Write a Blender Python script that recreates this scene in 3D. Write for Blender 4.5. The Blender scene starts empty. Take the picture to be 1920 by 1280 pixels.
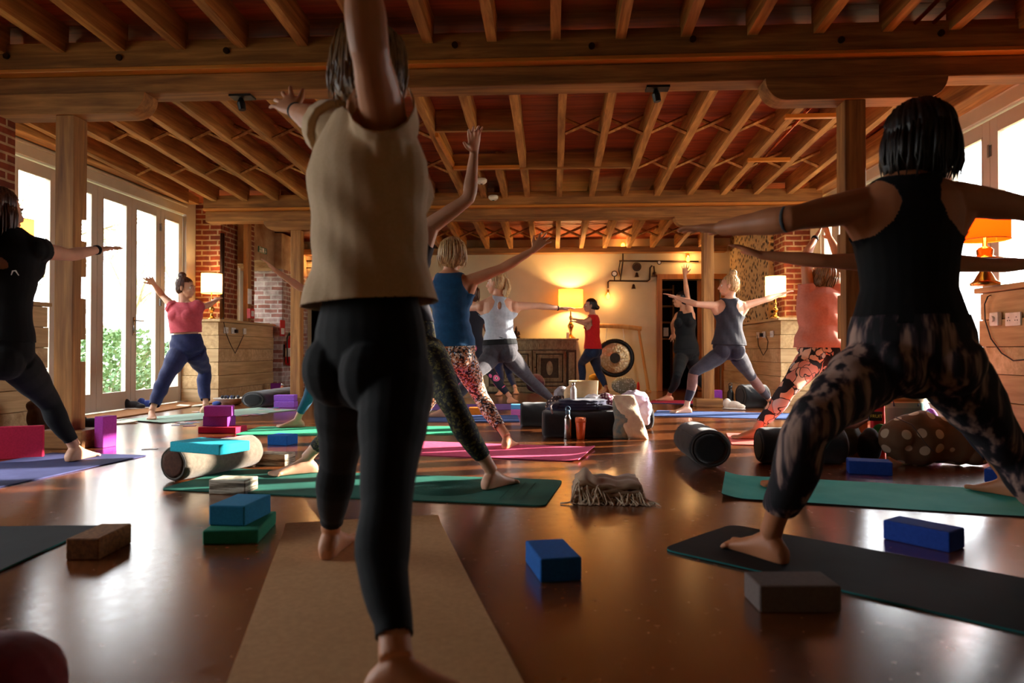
import bpy, bmesh, math, random
import numpy as np
from mathutils import Vector, Matrix, noise

# ------------------------------------------------------------------ camera
SC = bpy.context.scene
F = 1338.0
YAW = math.atan(77/F); PITCH = math.atan(17/F); CZ = 0.70
cam_d = bpy.data.cameras.new('camera'); cam = bpy.data.objects.new('camera', cam_d)
SC.collection.objects.link(cam); SC.camera = cam
cam.location = (0, 0, CZ); cam.rotation_euler = (math.pi/2+PITCH, 0, YAW)
cam_d.sensor_width = 36; cam_d.lens = 36*F/1920; cam_d.clip_start = .05
cam_d.dof.use_dof = True; cam_d.dof.focus_distance = 6.0; cam_d.dof.aperture_fstop = 2.8
# ------------------------------------------------------------------ world, sun, exposure
W = bpy.data.worlds.new('world'); SC.world = W; W.use_nodes = True
W.node_tree.nodes['Background'].inputs[0].default_value = (.92, .965, 1, 1)
W.node_tree.nodes['Background'].inputs[1].default_value = 9.0
sl = bpy.data.lights.new('sun', 'SUN'); so = bpy.data.objects.new('sun', sl); SC.collection.objects.link(so)
sl.energy = 24; sl.angle = .012; sl.color = (1, .90, .77)
so.rotation_euler = Vector((-.94, -.335, -.33)).to_track_quat('-Z', 'Y').to_euler()
SC.view_settings.view_transform = 'Standard'; SC.view_settings.look = 'None'
SC.view_settings.gamma = 1; SC.view_settings.exposure = 0.25
SC.view_settings.use_curve_mapping = False
try:
    SC.cycles.use_denoising = True; SC.cycles.max_bounces = 10; SC.cycles.diffuse_bounces = 5
    SC.cycles.transparent_max_bounces = 16; SC.cycles.sample_clamp_indirect = 8
    SC.cycles.caustics_reflective = False; SC.cycles.caustics_refractive = False
except Exception: pass
def portal(x, y0, y1, z0, z1, sx):
    l = bpy.data.lights.new('door_daylight', 'AREA'); l.shape = 'RECTANGLE'; l.size = y1-y0; l.size_y = z1-z0
    l.cycles.is_portal = True
    o = bpy.data.objects.new('door_daylight', l); SC.collection.objects.link(o)
    o.location = (x, (y0+y1)/2, (z0+z1)/2)
    o.rotation_euler = Vector((sx, 0, 0)).to_track_quat('-Z', 'Z').to_euler()
portal(-5.22, 5.9, 9.4, .02, 2.5, 1); portal(-5.22, 1.3, 4.1, .02, 2.5, 1)  # second portal serves the unseen bay added for fill light
portal(3.66, 5.1, 9.4, .02, 2.5, -1)

# ------------------------------------------------------------------ pixel -> place helpers
def ray(px, py):
    v = Vector(((px-960)/F, -(py-640)/F, -1)); v.rotate(cam.rotation_euler); return v
def G(px, py, z=0.0):
    v = ray(px, py); t = (z-CZ)/v.z; return Vector((v.x*t, v.y*t, z))
def AT(px, py, y):
    v = ray(px, py); t = y/v.y; return Vector((v.x*t, y, CZ+v.z*t))
def AX(px, py, x):
    v = ray(px, py); t = x/v.x; return Vector((x, v.y*t, CZ+v.z*t))

# ------------------------------------------------------------------ object helpers
COL = SC.collection
def tag(o, label=None, cat=None, group=None, kind=None):
    if label: o['label'] = label
    if cat: o['category'] = cat
    if group: o['group'] = group
    if kind: o['kind'] = kind
    return o
def empty(name, loc=(0, 0, 0), label=None, cat=None, group=None):
    o = bpy.data.objects.new(name, None); COL.objects.link(o); o.location = loc; o.empty_display_size = .1
    bpy.context.view_layer.update()
    return tag(o, label, cat, group)
def adopt(o, parent):
    o.parent = parent; o.matrix_parent_inverse = Matrix.Translation(-wloc(parent))
def wloc(o):
    v = Vector(o.location)
    while o.parent: 
        v = v + (o.matrix_parent_inverse.translation); o = o.parent; v += Vector(o.location)
    return v
class MB:
    def __init__(s): s.v = []; s.f = []; s.m = []; s.mi = 0; s.mat4 = None
    def add(s, vs, fs):
        b = len(s.v)
        if s.mat4 is not None: vs = [s.mat4 @ Vector(v) for v in vs]
        s.v += [tuple(v) for v in vs]; s.f += [tuple(b+i for i in f) for f in fs]; s.m += [s.mi]*len(fs); return s
    def box(s, x0, x1, y0, y1, z0, z1, M=None):
        vs = [Vector((x, y, z)) for z in (z0, z1) for y in (y0, y1) for x in (x0, x1)]
        if M is not None: vs = [M @ v for v in vs]
        return s.add(vs, [(0, 2, 3, 1), (4, 5, 7, 6), (0, 1, 5, 4), (2, 6, 7, 3), (0, 4, 6, 2), (1, 3, 7, 5)])
    def loft(s, rings, cap=True, closed=False):
        n = len(rings[0]); vs = [p for r in rings for p in r]; fs = []
        k = len(rings)
        for i in range(k if closed else k-1):
            a = i*n; b = ((i+1) % k)*n
            for j in range(n): fs.append((a+j, a+(j+1) % n, b+(j+1) % n, b+j))
        if cap and not closed:
            c0 = sum((Vector(p) for p in rings[0]), Vector())/n; c1 = sum((Vector(p) for p in rings[-1]), Vector())/n
            i0 = len(vs); vs += [c0, c1]
            for j in range(n):
                fs.append((i0, (j+1) % n, j)); fs.append((i0+1, (k-1)*n+j, (k-1)*n+(j+1) % n))
        return s.add(vs, fs)
    def tube(s, pts, r, n=10, cap=True, flat=1.0, up=None):
        pts = [Vector(p) for p in pts]; k = len(pts)
        rs = r if isinstance(r, (list, tuple)) else [r]*k
        rings = []; prev = None
        for i, p in enumerate(pts):
            t = (pts[min(i+1, k-1)]-pts[max(i-1, 0)])
            t = t.normalized() if t.length > 1e-9 else Vector((0, 0, 1))
            if prev is None:
                a = Vector(up) if up is not None else (Vector((0, 0, 1)) if abs(t.z) < .9 else Vector((1, 0, 0)))
            else: a = prev
            a = (a-t*a.dot(t))
            a = a.normalized() if a.length > 1e-6 else t.orthogonal().normalized()
            b = t.cross(a); prev = a
            rr = rs[i]; ra, rb = rr if isinstance(rr, (tuple, list)) else (rr*flat, rr)
            rings.append([p+a*math.cos(2*math.pi*j/n)*ra+b*math.sin(2*math.pi*j/n)*rb for j in range(n)])
        return s.loft(rings, cap)
    def lathe(s, prof, c=(0, 0, 0), n=24, M=None):
        c = Vector(c); rings = []
        for r, z in prof:
            ring = [Vector((r*math.cos(2*math.pi*j/n), r*math.sin(2*math.pi*j/n), z)) for j in range(n)]
            if M is not None: ring = [M @ v for v in ring]
            rings.append([v+c for v in ring])
        return s.loft(rings)
    def ell(s, c, r, M=None, n=14, m=9):
        c = Vector(c); rings = []
        r = r if isinstance(r, (tuple, list)) else (r, r, r)
        for i in range(m+1):
            a = -math.pi/2+math.pi*(i/m); a = max(-1.54, min(1.54, a))
            ring = [Vector((r[0]*math.cos(a)*math.cos(2*math.pi*j/n), r[1]*math.cos(a)*math.sin(2*math.pi*j/n), r[2]*math.sin(a))) for j in range(n)]
            if M is not None: ring = [M @ v for v in ring]
            rings.append([v+c for v in ring])
        return s.loft(rings)
    def prism(s, poly, z0, z1):
        n = len(poly)
        vs = [(x, y, z0) for x, y in poly]+[(x, y, z1) for x, y in poly]
        return s.add(vs, [tuple(range(n-1, -1, -1)), tuple(range(n, 2*n))]+[(i, (i+1) % n, n+(i+1) % n, n+i) for i in range(n)])
    def build(s, name, mats, parent=None, bevel=0, smooth=False, seg=2, sub=0):
        me = bpy.data.meshes.new(name); me.from_pydata(s.v, [], s.f); me.update()
        if not isinstance(mats, (list, tuple)): mats = [mats]
        for m in mats: me.materials.append(m)
        if len(mats) > 1: me.polygons.foreach_set('material_index', s.m)
        o = bpy.data.objects.new(name, me); COL.objects.link(o)
        bm = bmesh.new(); bm.from_mesh(me); bmesh.ops.recalc_face_normals(bm, faces=bm.faces); bm.to_mesh(me); bm.free()
        if bevel:
            b = o.modifiers.new('bevel', 'BEVEL'); b.width = bevel; b.segments = seg; b.limit_method = 'ANGLE'; b.angle_limit = .7
        if sub:
            b = o.modifiers.new('sub', 'SUBSURF'); b.levels = b.render_levels = sub
        if smooth:
            me.polygons.foreach_set('use_smooth', [True]*len(me.polygons))
        if parent is not None: adopt(o, parent)
        return o
def bx(*a): return MB().box(*a)
def origin(o):
    """move a top-level mesh's origin to its base centre"""
    me = o.data; n = len(me.vertices); c = np.empty(n*3); me.vertices.foreach_get('co', c); c = c.reshape(-1, 3)
    p = Vector(((c[:, 0].min()+c[:, 0].max())/2, (c[:, 1].min()+c[:, 1].max())/2, c[:, 2].min()))
    me.transform(Matrix.Translation(-p)); o.location = p; return o

# ------------------------------------------------------------------ materials
def lin(c):
    return tuple(((x/255)/12.92 if x/255 <= .04045 else ((x/255+.055)/1.055)**2.4) for x in c)+(1,)
def newmat(name):
    m = bpy.data.materials.new(name); m.use_nodes = True; nt = m.node_tree
    return m, nt, nt.nodes['Principled BSDF']
def N(nt, t, **k):
    n = nt.nodes.new(t)
    for a, b in k.items(): setattr(n, a, b)
    return n
def coords(nt, scale=(1, 1, 1), rot=(0, 0, 0), space='Object'):
    tc = N(nt, 'ShaderNodeTexCoord'); mp = N(nt, 'ShaderNodeMapping')
    mp.inputs['Scale'].default_value = scale; mp.inputs['Rotation'].default_value = rot
    nt.links.new(tc.outputs[space], mp.inputs[0]); return mp.outputs[0]
def worldpos(nt, scale=(1, 1, 1)):
    g = N(nt, 'ShaderNodeNewGeometry'); mp = N(nt, 'ShaderNodeMapping'); mp.inputs['Scale'].default_value = scale
    nt.links.new(g.outputs['Position'], mp.inputs[0]); return mp.outputs[0]
def noisy(nt, vec, scale=5, detail=4, rough=.55, dist=0):
    n = N(nt, 'ShaderNodeTexNoise'); n.inputs['Scale'].default_value = scale; n.inputs['Detail'].default_value = detail
    n.inputs['Roughness'].default_value = rough; n.inputs['Distortion'].default_value = dist
    nt.links.new(vec, n.inputs['Vector']); return n.outputs['Fac']
def ramp(nt, fac, stops, interp='LINEAR'):
    r = N(nt, 'ShaderNodeValToRGB'); cr = r.color_ramp; cr.interpolation = interp
    while len(cr.elements) < len(stops): cr.elements.new(.5)
    for e, (p, c) in zip(cr.elements, stops): e.position = p; e.color = c if len(c) == 4 else lin(c)
    nt.links.new(fac, r.inputs[0]); return r.outputs[0]
def bump(nt, bs, h, strength=.3, dist=.01):
    b = N(nt, 'ShaderNodeBump'); b.inputs['Strength'].default_value = strength; b.inputs['Distance'].default_value = dist
    nt.links.new(h, b.inputs['Height']); nt.links.new(b.outputs[0], bs.inputs['Normal'])
def mat(name, c, rough=.6, metal=0, c2=None, scale=20, bmp=0, spec=.5, sheen=0, emis=None, estr=0, stretch=(1, 1, 1)):
    m, nt, b = newmat(name)
    b.inputs['Base Color'].default_value = lin(c); b.inputs['Roughness'].default_value = rough
    b.inputs['Metallic'].default_value = metal; b.inputs['Specular IOR Level'].default_value = spec
    if sheen: b.inputs['Sheen Weight'].default_value = sheen
    v = coords(nt, stretch); f = noisy(nt, v, scale)
    if c2 is None: c2 = tuple(min(255, x*1.12+2) for x in c)
    nt.links.new(ramp(nt, f, [(.3, c), (.7, c2)]), b.inputs['Base Color'])
    if bmp: bump(nt, b, noisy(nt, v, scale*3), bmp, .004)
    if emis: b.inputs['Emission Color'].default_value = lin(emis); b.inputs['Emission Strength'].default_value = estr
    return m
def wood(name, dark, light, axis='y', rough=.55, sc=1, bmp=.3, grey=None):
    m, nt, b = newmat(name); b.inputs['Roughness'].default_value = rough
    st = {'x': (.6, 9, 9), 'y': (9, .6, 9), 'z': (9, 9, .6)}[axis]
    v = worldpos(nt, tuple(s*sc for s in st)); f = noisy(nt, v, 2.2, 6, .62, .5)
    v2 = worldpos(nt, tuple(max(.4, s*.16) for s in st)); f2 = noisy(nt, v2, 2.5, 3)
    ma = N(nt, 'ShaderNodeMath', operation='MULTIPLY_ADD'); ma.inputs[1].default_value = .6; nt.links.new(f, ma.inputs[0])
    mb = N(nt, 'ShaderNodeMath', operation='MULTIPLY'); mb.inputs[1].default_value = .4; nt.links.new(f2, mb.inputs[0])
    nt.links.new(mb.outputs[0], ma.inputs[2])
    mid = tuple((a+c)/2 for a, c in zip(dark, light))
    nt.links.new(ramp(nt, ma.outputs[0], [(.34, dark), (.5, mid), (.66, light)]), b.inputs['Base Color'])
    bump(nt, b, f, bmp, .006); return m
def brick(name, c1, c2, mortar, msize=.012, squash=None):
    m, nt, b = newmat(name); b.inputs['Roughness'].default_value = .9
    g = N(nt, 'ShaderNodeNewGeometry'); sp = N(nt, 'ShaderNodeSeparateXYZ'); nt.links.new(g.outputs['Position'], sp.inputs[0])
    ad = N(nt, 'ShaderNodeMath', operation='ADD'); nt.links.new(sp.outputs[0], ad.inputs[0]); nt.links.new(sp.outputs[1], ad.inputs[1])
    cb = N(nt, 'ShaderNodeCombineXYZ'); nt.links.new(ad.outputs[0], cb.inputs[0]); nt.links.new(sp.outputs[2], cb.inputs[1])
    wob = N(nt, 'ShaderNodeTexNoise'); wob.inputs['Scale'].default_value = 4; nt.links.new(g.outputs['Position'], wob.inputs['Vector'])
    vm = N(nt, 'ShaderNodeVectorMath', operation='MULTIPLY_ADD'); vm.inputs[1].default_value = (.02, .02, 0)
    nt.links.new(wob.outputs['Color'], vm.inputs[0]); nt.links.new(cb.outputs[0], vm.inputs[2])
    bt = N(nt, 'ShaderNodeTexBrick'); bt.inputs['Scale'].default_value = 1
    bt.inputs['Brick Width'].default_value = .225; bt.inputs['Row Height'].default_value = .073
    bt.inputs['Mortar Size'].default_value = msize; bt.inputs['Mortar Smooth'].default_value = .3
    bt.inputs['Color1'].default_value = lin(c1); bt.inputs['Color2'].default_value = lin(c2); bt.inputs['Mortar'].default_value = lin(mortar)
    nt.links.new(vm.outputs[0], bt.inputs['Vector'])
    f = noisy(nt, worldpos(nt), 9, 5)
    mx = N(nt, 'ShaderNodeMix', data_type='RGBA', blend_type='MULTIPLY'); mx.inputs['Factor'].default_value = .7
    nt.links.new(bt.outputs['Color'], mx.inputs['A']); nt.links.new(ramp(nt, f, [(.3, (150, 140, 130)), (.65, (255, 255, 255))]), mx.inputs['B'])
    nt.links.new(mx.outputs['Result'], b.inputs['Base Color'])
    bump(nt, b, bt.outputs['Fac'], -.6, .012); return m
def glassmat(name, tint=(1, 1, 1, 1), fac=.06):
    m = bpy.data.materials.new(name); m.use_nodes = True; nt = m.node_tree; nt.nodes.clear()
    o = N(nt, 'ShaderNodeOutputMaterial'); t = N(nt, 'ShaderNodeBsdfTransparent'); g = N(nt, 'ShaderNodeBsdfGlossy'); x = N(nt, 'ShaderNodeMixShader')
    t.inputs[0].default_value = tint; g.inputs['Roughness'].default_value = .02; x.inputs[0].default_value = fac
    nt.links.new(t.outputs[0], x.inputs[1]); nt.links.new(g.outputs[0], x.inputs[2]); nt.links.new(x.outputs[0], o.inputs[0]); return m
def emitmat(name, c, s):
    m = bpy.data.materials.new(name); m.use_nodes = True; nt = m.node_tree; nt.nodes.clear()
    o = N(nt, 'ShaderNodeOutputMaterial'); e = N(nt, 'ShaderNodeEmission'); e.inputs[0].default_value = lin(c); e.inputs[1].default_value = s
    nt.links.new(e.outputs[0], o.inputs[0]); return m
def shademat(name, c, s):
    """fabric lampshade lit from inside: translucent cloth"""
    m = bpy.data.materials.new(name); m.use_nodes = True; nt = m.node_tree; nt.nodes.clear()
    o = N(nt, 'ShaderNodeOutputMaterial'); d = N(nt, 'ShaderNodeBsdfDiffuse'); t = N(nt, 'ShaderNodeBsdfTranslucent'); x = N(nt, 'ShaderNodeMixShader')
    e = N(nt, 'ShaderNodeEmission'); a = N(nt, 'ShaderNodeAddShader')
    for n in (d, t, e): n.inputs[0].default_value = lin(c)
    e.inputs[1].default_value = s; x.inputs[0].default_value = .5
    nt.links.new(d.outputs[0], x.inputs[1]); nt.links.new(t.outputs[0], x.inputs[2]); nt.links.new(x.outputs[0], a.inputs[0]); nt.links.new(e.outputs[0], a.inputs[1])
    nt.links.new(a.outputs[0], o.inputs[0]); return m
# ------------------------------------------------------------------ shared materials
M = {}
def floor_mat():
    m, nt, b = newmat('sealed_brown_floor')
    f = noisy(nt, worldpos(nt, (1, 1, 1)), 1.6, 6, .6, .3); f2 = noisy(nt, worldpos(nt), 22, 5, .65)
    mx = N(nt, 'ShaderNodeMath', operation='MULTIPLY_ADD'); mx.inputs[1].default_value = .5
    nt.links.new(f, mx.inputs[0]); h = N(nt, 'ShaderNodeMath', operation='MULTIPLY'); h.inputs[1].default_value = .5
    nt.links.new(f2, h.inputs[0]); nt.links.new(h.outputs[0], mx.inputs[2])
    nt.links.new(ramp(nt, mx.outputs[0], [(.3, (88, 45, 19)), (.5, (116, 62, 27)), (.7, (144, 82, 37))]), b.inputs['Base Color'])
    nt.links.new(ramp(nt, f2, [(.3, (.17, .17, .17, 1)), (.75, (.30, .30, .30, 1))]), b.inputs['Roughness'])
    b.inputs['Specular IOR Level'].default_value = .7; b.inputs['Coat Weight'].default_value = .75
    b.inputs['Coat Roughness'].default_value = .22
    bump(nt, b, f2, .06, .004); return m
M['floor'] = floor_mat()
M['joist'] = wood('rough_joist', (118, 74, 34), (220, 162, 94), 'y', .75)
M['joistx'] = wood('rough_beam', (100, 62, 28), (194, 136, 74), 'x', .75)
M['joistz'] = wood('rough_post', (110, 66, 28), (202, 142, 74), 'z', .7)
M['board'] = wood('ceiling_board', (104, 42, 16), (184, 88, 36), 'x', .6, 1)
M['batten'] = wood('varnished_batten', (190, 112, 40), (226, 150, 66), 'x', .4)
M['clad'] = wood('pale_cladding', (166, 130, 82), (224, 190, 138), 'y', .6)
M['cladx'] = wood('pale_cladding_front', (170, 134, 88), (228, 198, 150), 'x', .6)
M['white'] = mat('painted_door', (196, 184, 166), .45, c2=(204, 193, 176), scale=3)
M['frieze'] = mat('painted_frieze', (198, 184, 160), .6, c2=(210, 197, 174), scale=4)
M['plaster'] = mat('cream_plaster', (206, 186, 146), .85, c2=(216, 197, 158), scale=3, bmp=.05)
M['oldplaster'] = mat('old_patchy_plaster', (150, 104, 64), .95, c2=(206, 176, 136), scale=3.2, bmp=.6)
M['brick'] = brick('red_brick', (150, 66, 34), (118, 48, 26), (190, 160, 124))
M['brickw'] = brick('limewashed_brick', (205, 190, 185), (160, 92, 74), (214, 206, 198))
M['glass'] = glassmat('door_glass')
M['chrome'] = mat('brushed_steel', (170, 168, 165), .25, 1)
M['brass'] = mat('polished_brass', (232, 186, 104), .24, 1, c2=(216, 166, 84))
M['copper'] = mat('copper_pipe', (190, 84, 44), .25, 1)
M['iron'] = mat('dark_iron_pipe', (58, 40, 28), .45, .8)
M['blackplastic'] = mat('black_plastic', (14, 13, 13), .4)
M['whiteplastic'] = mat('white_plastic', (222, 218, 208), .4)
M['jamb'] = wood('orange_door_jamb', (134, 76, 28), (190, 120, 52), 'z', .5)
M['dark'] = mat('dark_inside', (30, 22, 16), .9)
M['coir'] = mat('coir', (168, 112, 58), 1, c2=(120, 74, 36), scale=120, bmp=.8)
XL, XR = -5.03, 3.46            # door planes
YB = 12.5                        # far wall
def zj(y): return 2.82-.0495*(y-4.9)      # underside of the joists
def S(name, mb, m, **k):
    o = mb.build(name, m, **k); o['kind'] = 'structure'; return o
# floor, ceiling, walls
S('floor', bx(-5.3, 3.75, -2.6, 14.6, -.15, 0), M['floor'])
mb = MB()
for k in range(60):
    y0 = -2.6+k*.288; y1 = y0+.283
    if y0 > 13: break
    za, zb = zj(y0)+.2, zj(y1)+.2
    mb.add([(-5.4, y0, za), (3.85, y0, za), (3.85, y1, zb), (-5.4, y1, zb), (-5.4, y0, za+.12), (3.85, y0, za+.12), (3.85, y1, zb+.12), (-5.4, y1, zb+.12)],
           [(0, 3, 2, 1), (4, 5, 6, 7), (0, 1, 5, 4), (1, 2, 6, 5), (2, 3, 7, 6), (3, 0, 4, 7)])
S('ceiling', mb, M['board'])
S('roof_cover', bx(-5.6, 4.0, -2.8, 14.8, 3.5, 3.6), M['dark'])
# back wall: openings for two doors
dL0, dL1 = AT(577, 600, YB).x, AT(622, 600, YB).x
dR0, dR1 = AT(1241, 600, YB).x, AT(1352, 600, YB).x
dz = AT(1241, 524, YB).z
mb = MB()
for a, b_ in ((-5.3, dL0), (dL1, dR0), (dR1, 3.75)): mb.box(a, b_, YB, YB+.2, 0, 3.4)
mb.box(dL0, dL1, YB, YB+.2, dz, 3.4); mb.box(dR0, dR1, YB, YB+.2, dz, 3.4)
S('wall_back', mb, M['plaster'])
S('wall_rear', bx(-5.3, 3.75, -2.8, -2.6, 0, 3.4), M['plaster'])
# dark rooms behind the far doorways
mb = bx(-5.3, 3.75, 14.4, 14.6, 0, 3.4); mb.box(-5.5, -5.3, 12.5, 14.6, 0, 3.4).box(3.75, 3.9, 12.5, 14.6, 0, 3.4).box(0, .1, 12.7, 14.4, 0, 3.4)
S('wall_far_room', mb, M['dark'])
# side walls: frieze over doors + piers. Left piers y 4.2-5.8, 9.45-10.2 ; right 3.3-4.66, 9.45-9.95
def sidewall(side, X, Xi, bays, piers):
    s = -1 if side == 'left' else 1
    mb = MB(); lo, hi = (X-.2, X) if s < 0 else (X, X+.2)
    mb.box(lo, hi, -2.6, 14.6, 2.55, 3.4)
    ys = [-2.6]+[v for b in bays for v in b]+[YB+.2]
    for i in range(0, len(ys), 2): mb.box(lo, hi, ys[i], ys[i+1], 0, 2.55)
    S('wall_'+side, mb, M['frieze'])
sidewall('left', XL, -4.5, [(1.3, 4.2), (5.78, 9.45), (10.35, 11.2)], None)
sidewall('right', XR, 2.94, [(5.1, 9.45)], None)
# head trim mouldings
for side, X, s, bays in (('left', XL, 1, [(1.3, 4.2), (5.78, 9.45)]), ('right', XR, -1, [(5.1, 9.45)])):
    for y0, y1 in bays:
        a, b_ = sorted((X, X+s*.035)); mb = bx(a, b_, y0, y1, 2.55, 2.66)
        a2, b2 = sorted((X, X+s*.055)); mb.box(a2, b2, y0, y1, 2.655, 2.68)
        S('trim_door_head_'+side, mb, M['frieze'], bevel=.004)
# brick piers
def pier(name, x0, x1, y0, y1, z0=1.127, z1=3.2, m='brick'):
    S(name, bx(x0, x1, y0, y1, z0, z1), M[m], bevel=.012)
pier('wall_left_far_pier', XL, -4.66, 9.76, 10.3)
pier('wall_left_near_pier', XL, -4.5, 4.2, 5.72)
pier('wall_right_far_pier', 3.12, XR, 9.8, 10.3)
pier('wall_right_near_pier', 2.97, XR, 3.3, 4.66)
pier('wall_left_return', -4.95, -4.37, 11.3, YB, 0, 2.02, 'brickw')
# patchy plaster over the return and round the arched niche
mb = bx(-4.97, -4.38, 11.28, YB, 2.02, 2.6)
n = 14; y0, y1 = 10.3, 11.3
for i in range(n):
    a = y0+(y1-y0)*i/n; b_ = y0+(y1-y0)*(i+1)/n; t = ((a+b_)/2-10.8)/.5
    mb.box(XL, -4.5, a, b_, 1.93+.16*math.sqrt(max(0, 1-t*t)), 2.75)
S('wall_left_niche', mb, M['oldplaster'])
S('wall_left_far_strip', bx(-4.52, -4.46, 10.3, 10.42, 1.12, 2.6), M['brick'])
# flint wall right
m, nt, b = newmat('flint_wall'); b.inputs['Roughness'].default_value = .8
vv = worldpos(nt); vo = N(nt, 'ShaderNodeTexVoronoi'); vo.inputs['Scale'].default_value = 13; nt.links.new(vv, vo.inputs['Vector'])
mx = N(nt, 'ShaderNodeMath', operation='MULTIPLY_ADD'); mx.inputs[1].default_value = .55; nt.links.new(noisy(nt, vv, 17, 5, .7), mx.inputs[0]); 
nt.links.new(vo.outputs['Distance'], mx.inputs[2])
nt.links.new(ramp(nt, mx.outputs[0], [(.52, (34, 28, 20)), (.60, (120, 96, 66)), (.72, (196, 168, 122))]), b.inputs['Base Color']); bump(nt, b, vo.outputs['Distance'], 1, .03)
M['flint'] = m
mb = bx(3.05, XR, 10.3, YB, 1.127, 3.2); S('wall_right_flint', mb, M['flint'])
# pedestals (plank clad plinths under the piers)
def pedestal(side, x0, x1, y0, y1, name, lab):
    root = empty(name, ((x0+x1)/2, (y0+y1)/2, 0), lab, 'plinth')
    inner = x1 if side == 'left' else x0
    bx(min(x0, x1)+.03, max(x0, x1)-.03, y0+.03, y1, 0, 1.08).build('core', M['dark'], root)
    h = 1.09/6; ym = y1-.002
    for k in range(6):
        z0 = k*h; z1 = z0+h-.004; off = .006*math.sin(k*2.1)+.012
        mb = bx(x0 if side == 'left' else x0-off, x1+off if side == 'left' else x1, y0-off, y1, z0, z1)
        mb.build('cladding_board', M['clad' if k % 3 else 'cladx'], root, bevel=.004)
    ex = .05
    bx(x0-(ex if side == 'right' else 0), x1+(ex if side == 'left' else 0), y0-ex, y1, 1.09, 1.125).build('ledge', M['clad'], root, bevel=.005)
    return root
pedestal('left', XL+.004, -4.52, 9.4, 11.28, 'plinth', 'plank clad plinth under the brick pier behind the pink-topped woman')
pedestal('left', XL+.004, -4.52, 4.1, 6.13, 'plinth', 'plank clad plinth at the left edge behind the black-topped woman')
pedestal('right', 2.94, XR-.004, 9.4, YB-.004, 'plinth', 'plank clad plinth under the flint wall behind the bun-haired woman')
pedestal('right', 2.94, XR-.004, 3.2, 5.08, 'plinth', 'plank clad plinth with big brass lamp at the right edge')

# ------------------------------------------------------------------ glazed folding doors
dn = [0]
def leaf(X, s, y0, y1, handle=False, hinge=True, nm='glazed door leaf'):
    dn[0] += 1; t = .06; a, b_ = sorted((X, X-s*t)); st = .095
    root = empty('door_%d' % dn[0], (X, (y0+y1)/2, 0)); root['kind'] = 'structure'
    z1 = 2.53; g = .004
    mb = bx(a, b_, y0+g, y0+st, .02, z1).box(a, b_, y1-st, y1-g, .02, z1).box(a, b_, y0+st, y1-st, .02, .21).box(a, b_, y0+st, y1-st, 2.42, z1)
    c = X+s*.004; a2, b2 = sorted((c, X-s*.02))
    for q0, q1, z0, zz in ((y0+st, y0+st+.012, .21, 2.42), (y1-st-.012, y1-st, .21, 2.42), (y0+st, y1-st, .21, .222), (y0+st, y1-st, 2.408, 2.42)): mb.box(a2, b2, q0, q1, z0, zz)
    o = mb.build('door_frame', M['white'], root, bevel=.003); 
    bx(X-s*.034, X-s*.028, y0+st, y1-st, .21, 2.42).build('pane', M['glass'], root)
    if hinge:
        for z in (.35, 1.32, 2.28):
            mb = MB(); mb.tube([(X+s*.012, y1, z-.05), (X+s*.012, y1, z+.05)], .009, 8).box(min(X, X+s*.006), max(X, X+s*.006), y1-.03, y1+.03, z-.045, z+.045)
            mb.build('hinge', M['chrome'], root)
    if handle:
        h = MB(); yy = y0+.05
        h.box(min(X, X+s*.01), max(X, X+s*.01), yy-.018, yy+.018, .88, 1.1).tube([(X, yy, 1.06), (X+s*.05, yy, 1.06), (X+s*.055, yy+.12, 1.06)], .009, 8)
        h.build('door_handle', M['chrome'], root, smooth=True)
    return root
ys = [5.84, 6.32, 6.96, 7.60, 8.24, 8.87, 9.42]
for i in range(6): leaf(XL, 1, ys[i], ys[i+1], handle=(i == 4), hinge=(i in (1, 4)))
for i in range(4): leaf(XL, 1, 1.3+.725*i, 1.3+.725*(i+1))  # near-left bay, out of view, added as fill light for the foreground
ys = [5.12, 5.85, 6.49, 7.13, 7.77, 8.41, 8.95, 9.42]
for i in range(7): leaf(XR, -1, ys[i], ys[i+1], handle=(i == 3), hinge=(i in (0, 2, 4)))
S('trim_door_post_left', bx(XL, XL+.05, 9.42, 9.47, 0, 2.55).box(XL, XL+.09, 9.3, 9.40, 0, .02), M['white'])
S('window_1', bx(-5.12, -5.06, 10.35, 10.42, 1.12, 2.1).box(-5.12, -5.06, 11.13, 11.2, 1.12, 2.1).box(-5.12, -5.06, 10.74, 10.80, 1.12, 2.1).box(-5.12, -5.06, 10.42, 11.13, 2.02, 2.1).box(-5.12, -5.06, 10.42, 11.13, 1.12, 1.2), M['white'])
S('window_1_pane', bx(-5.1, -5.095, 10.42, 11.13, 1.2, 2.02), M['glass'])
# doormat along the left doors
o = bx(XL+.06, -4.47, 6.35, 9.3, 0.001, .014).build('doormat', M['coir']); origin(tag(o, 'long brown coir doormat laid along the foot of the glazed doors', 'doormat'))

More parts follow.
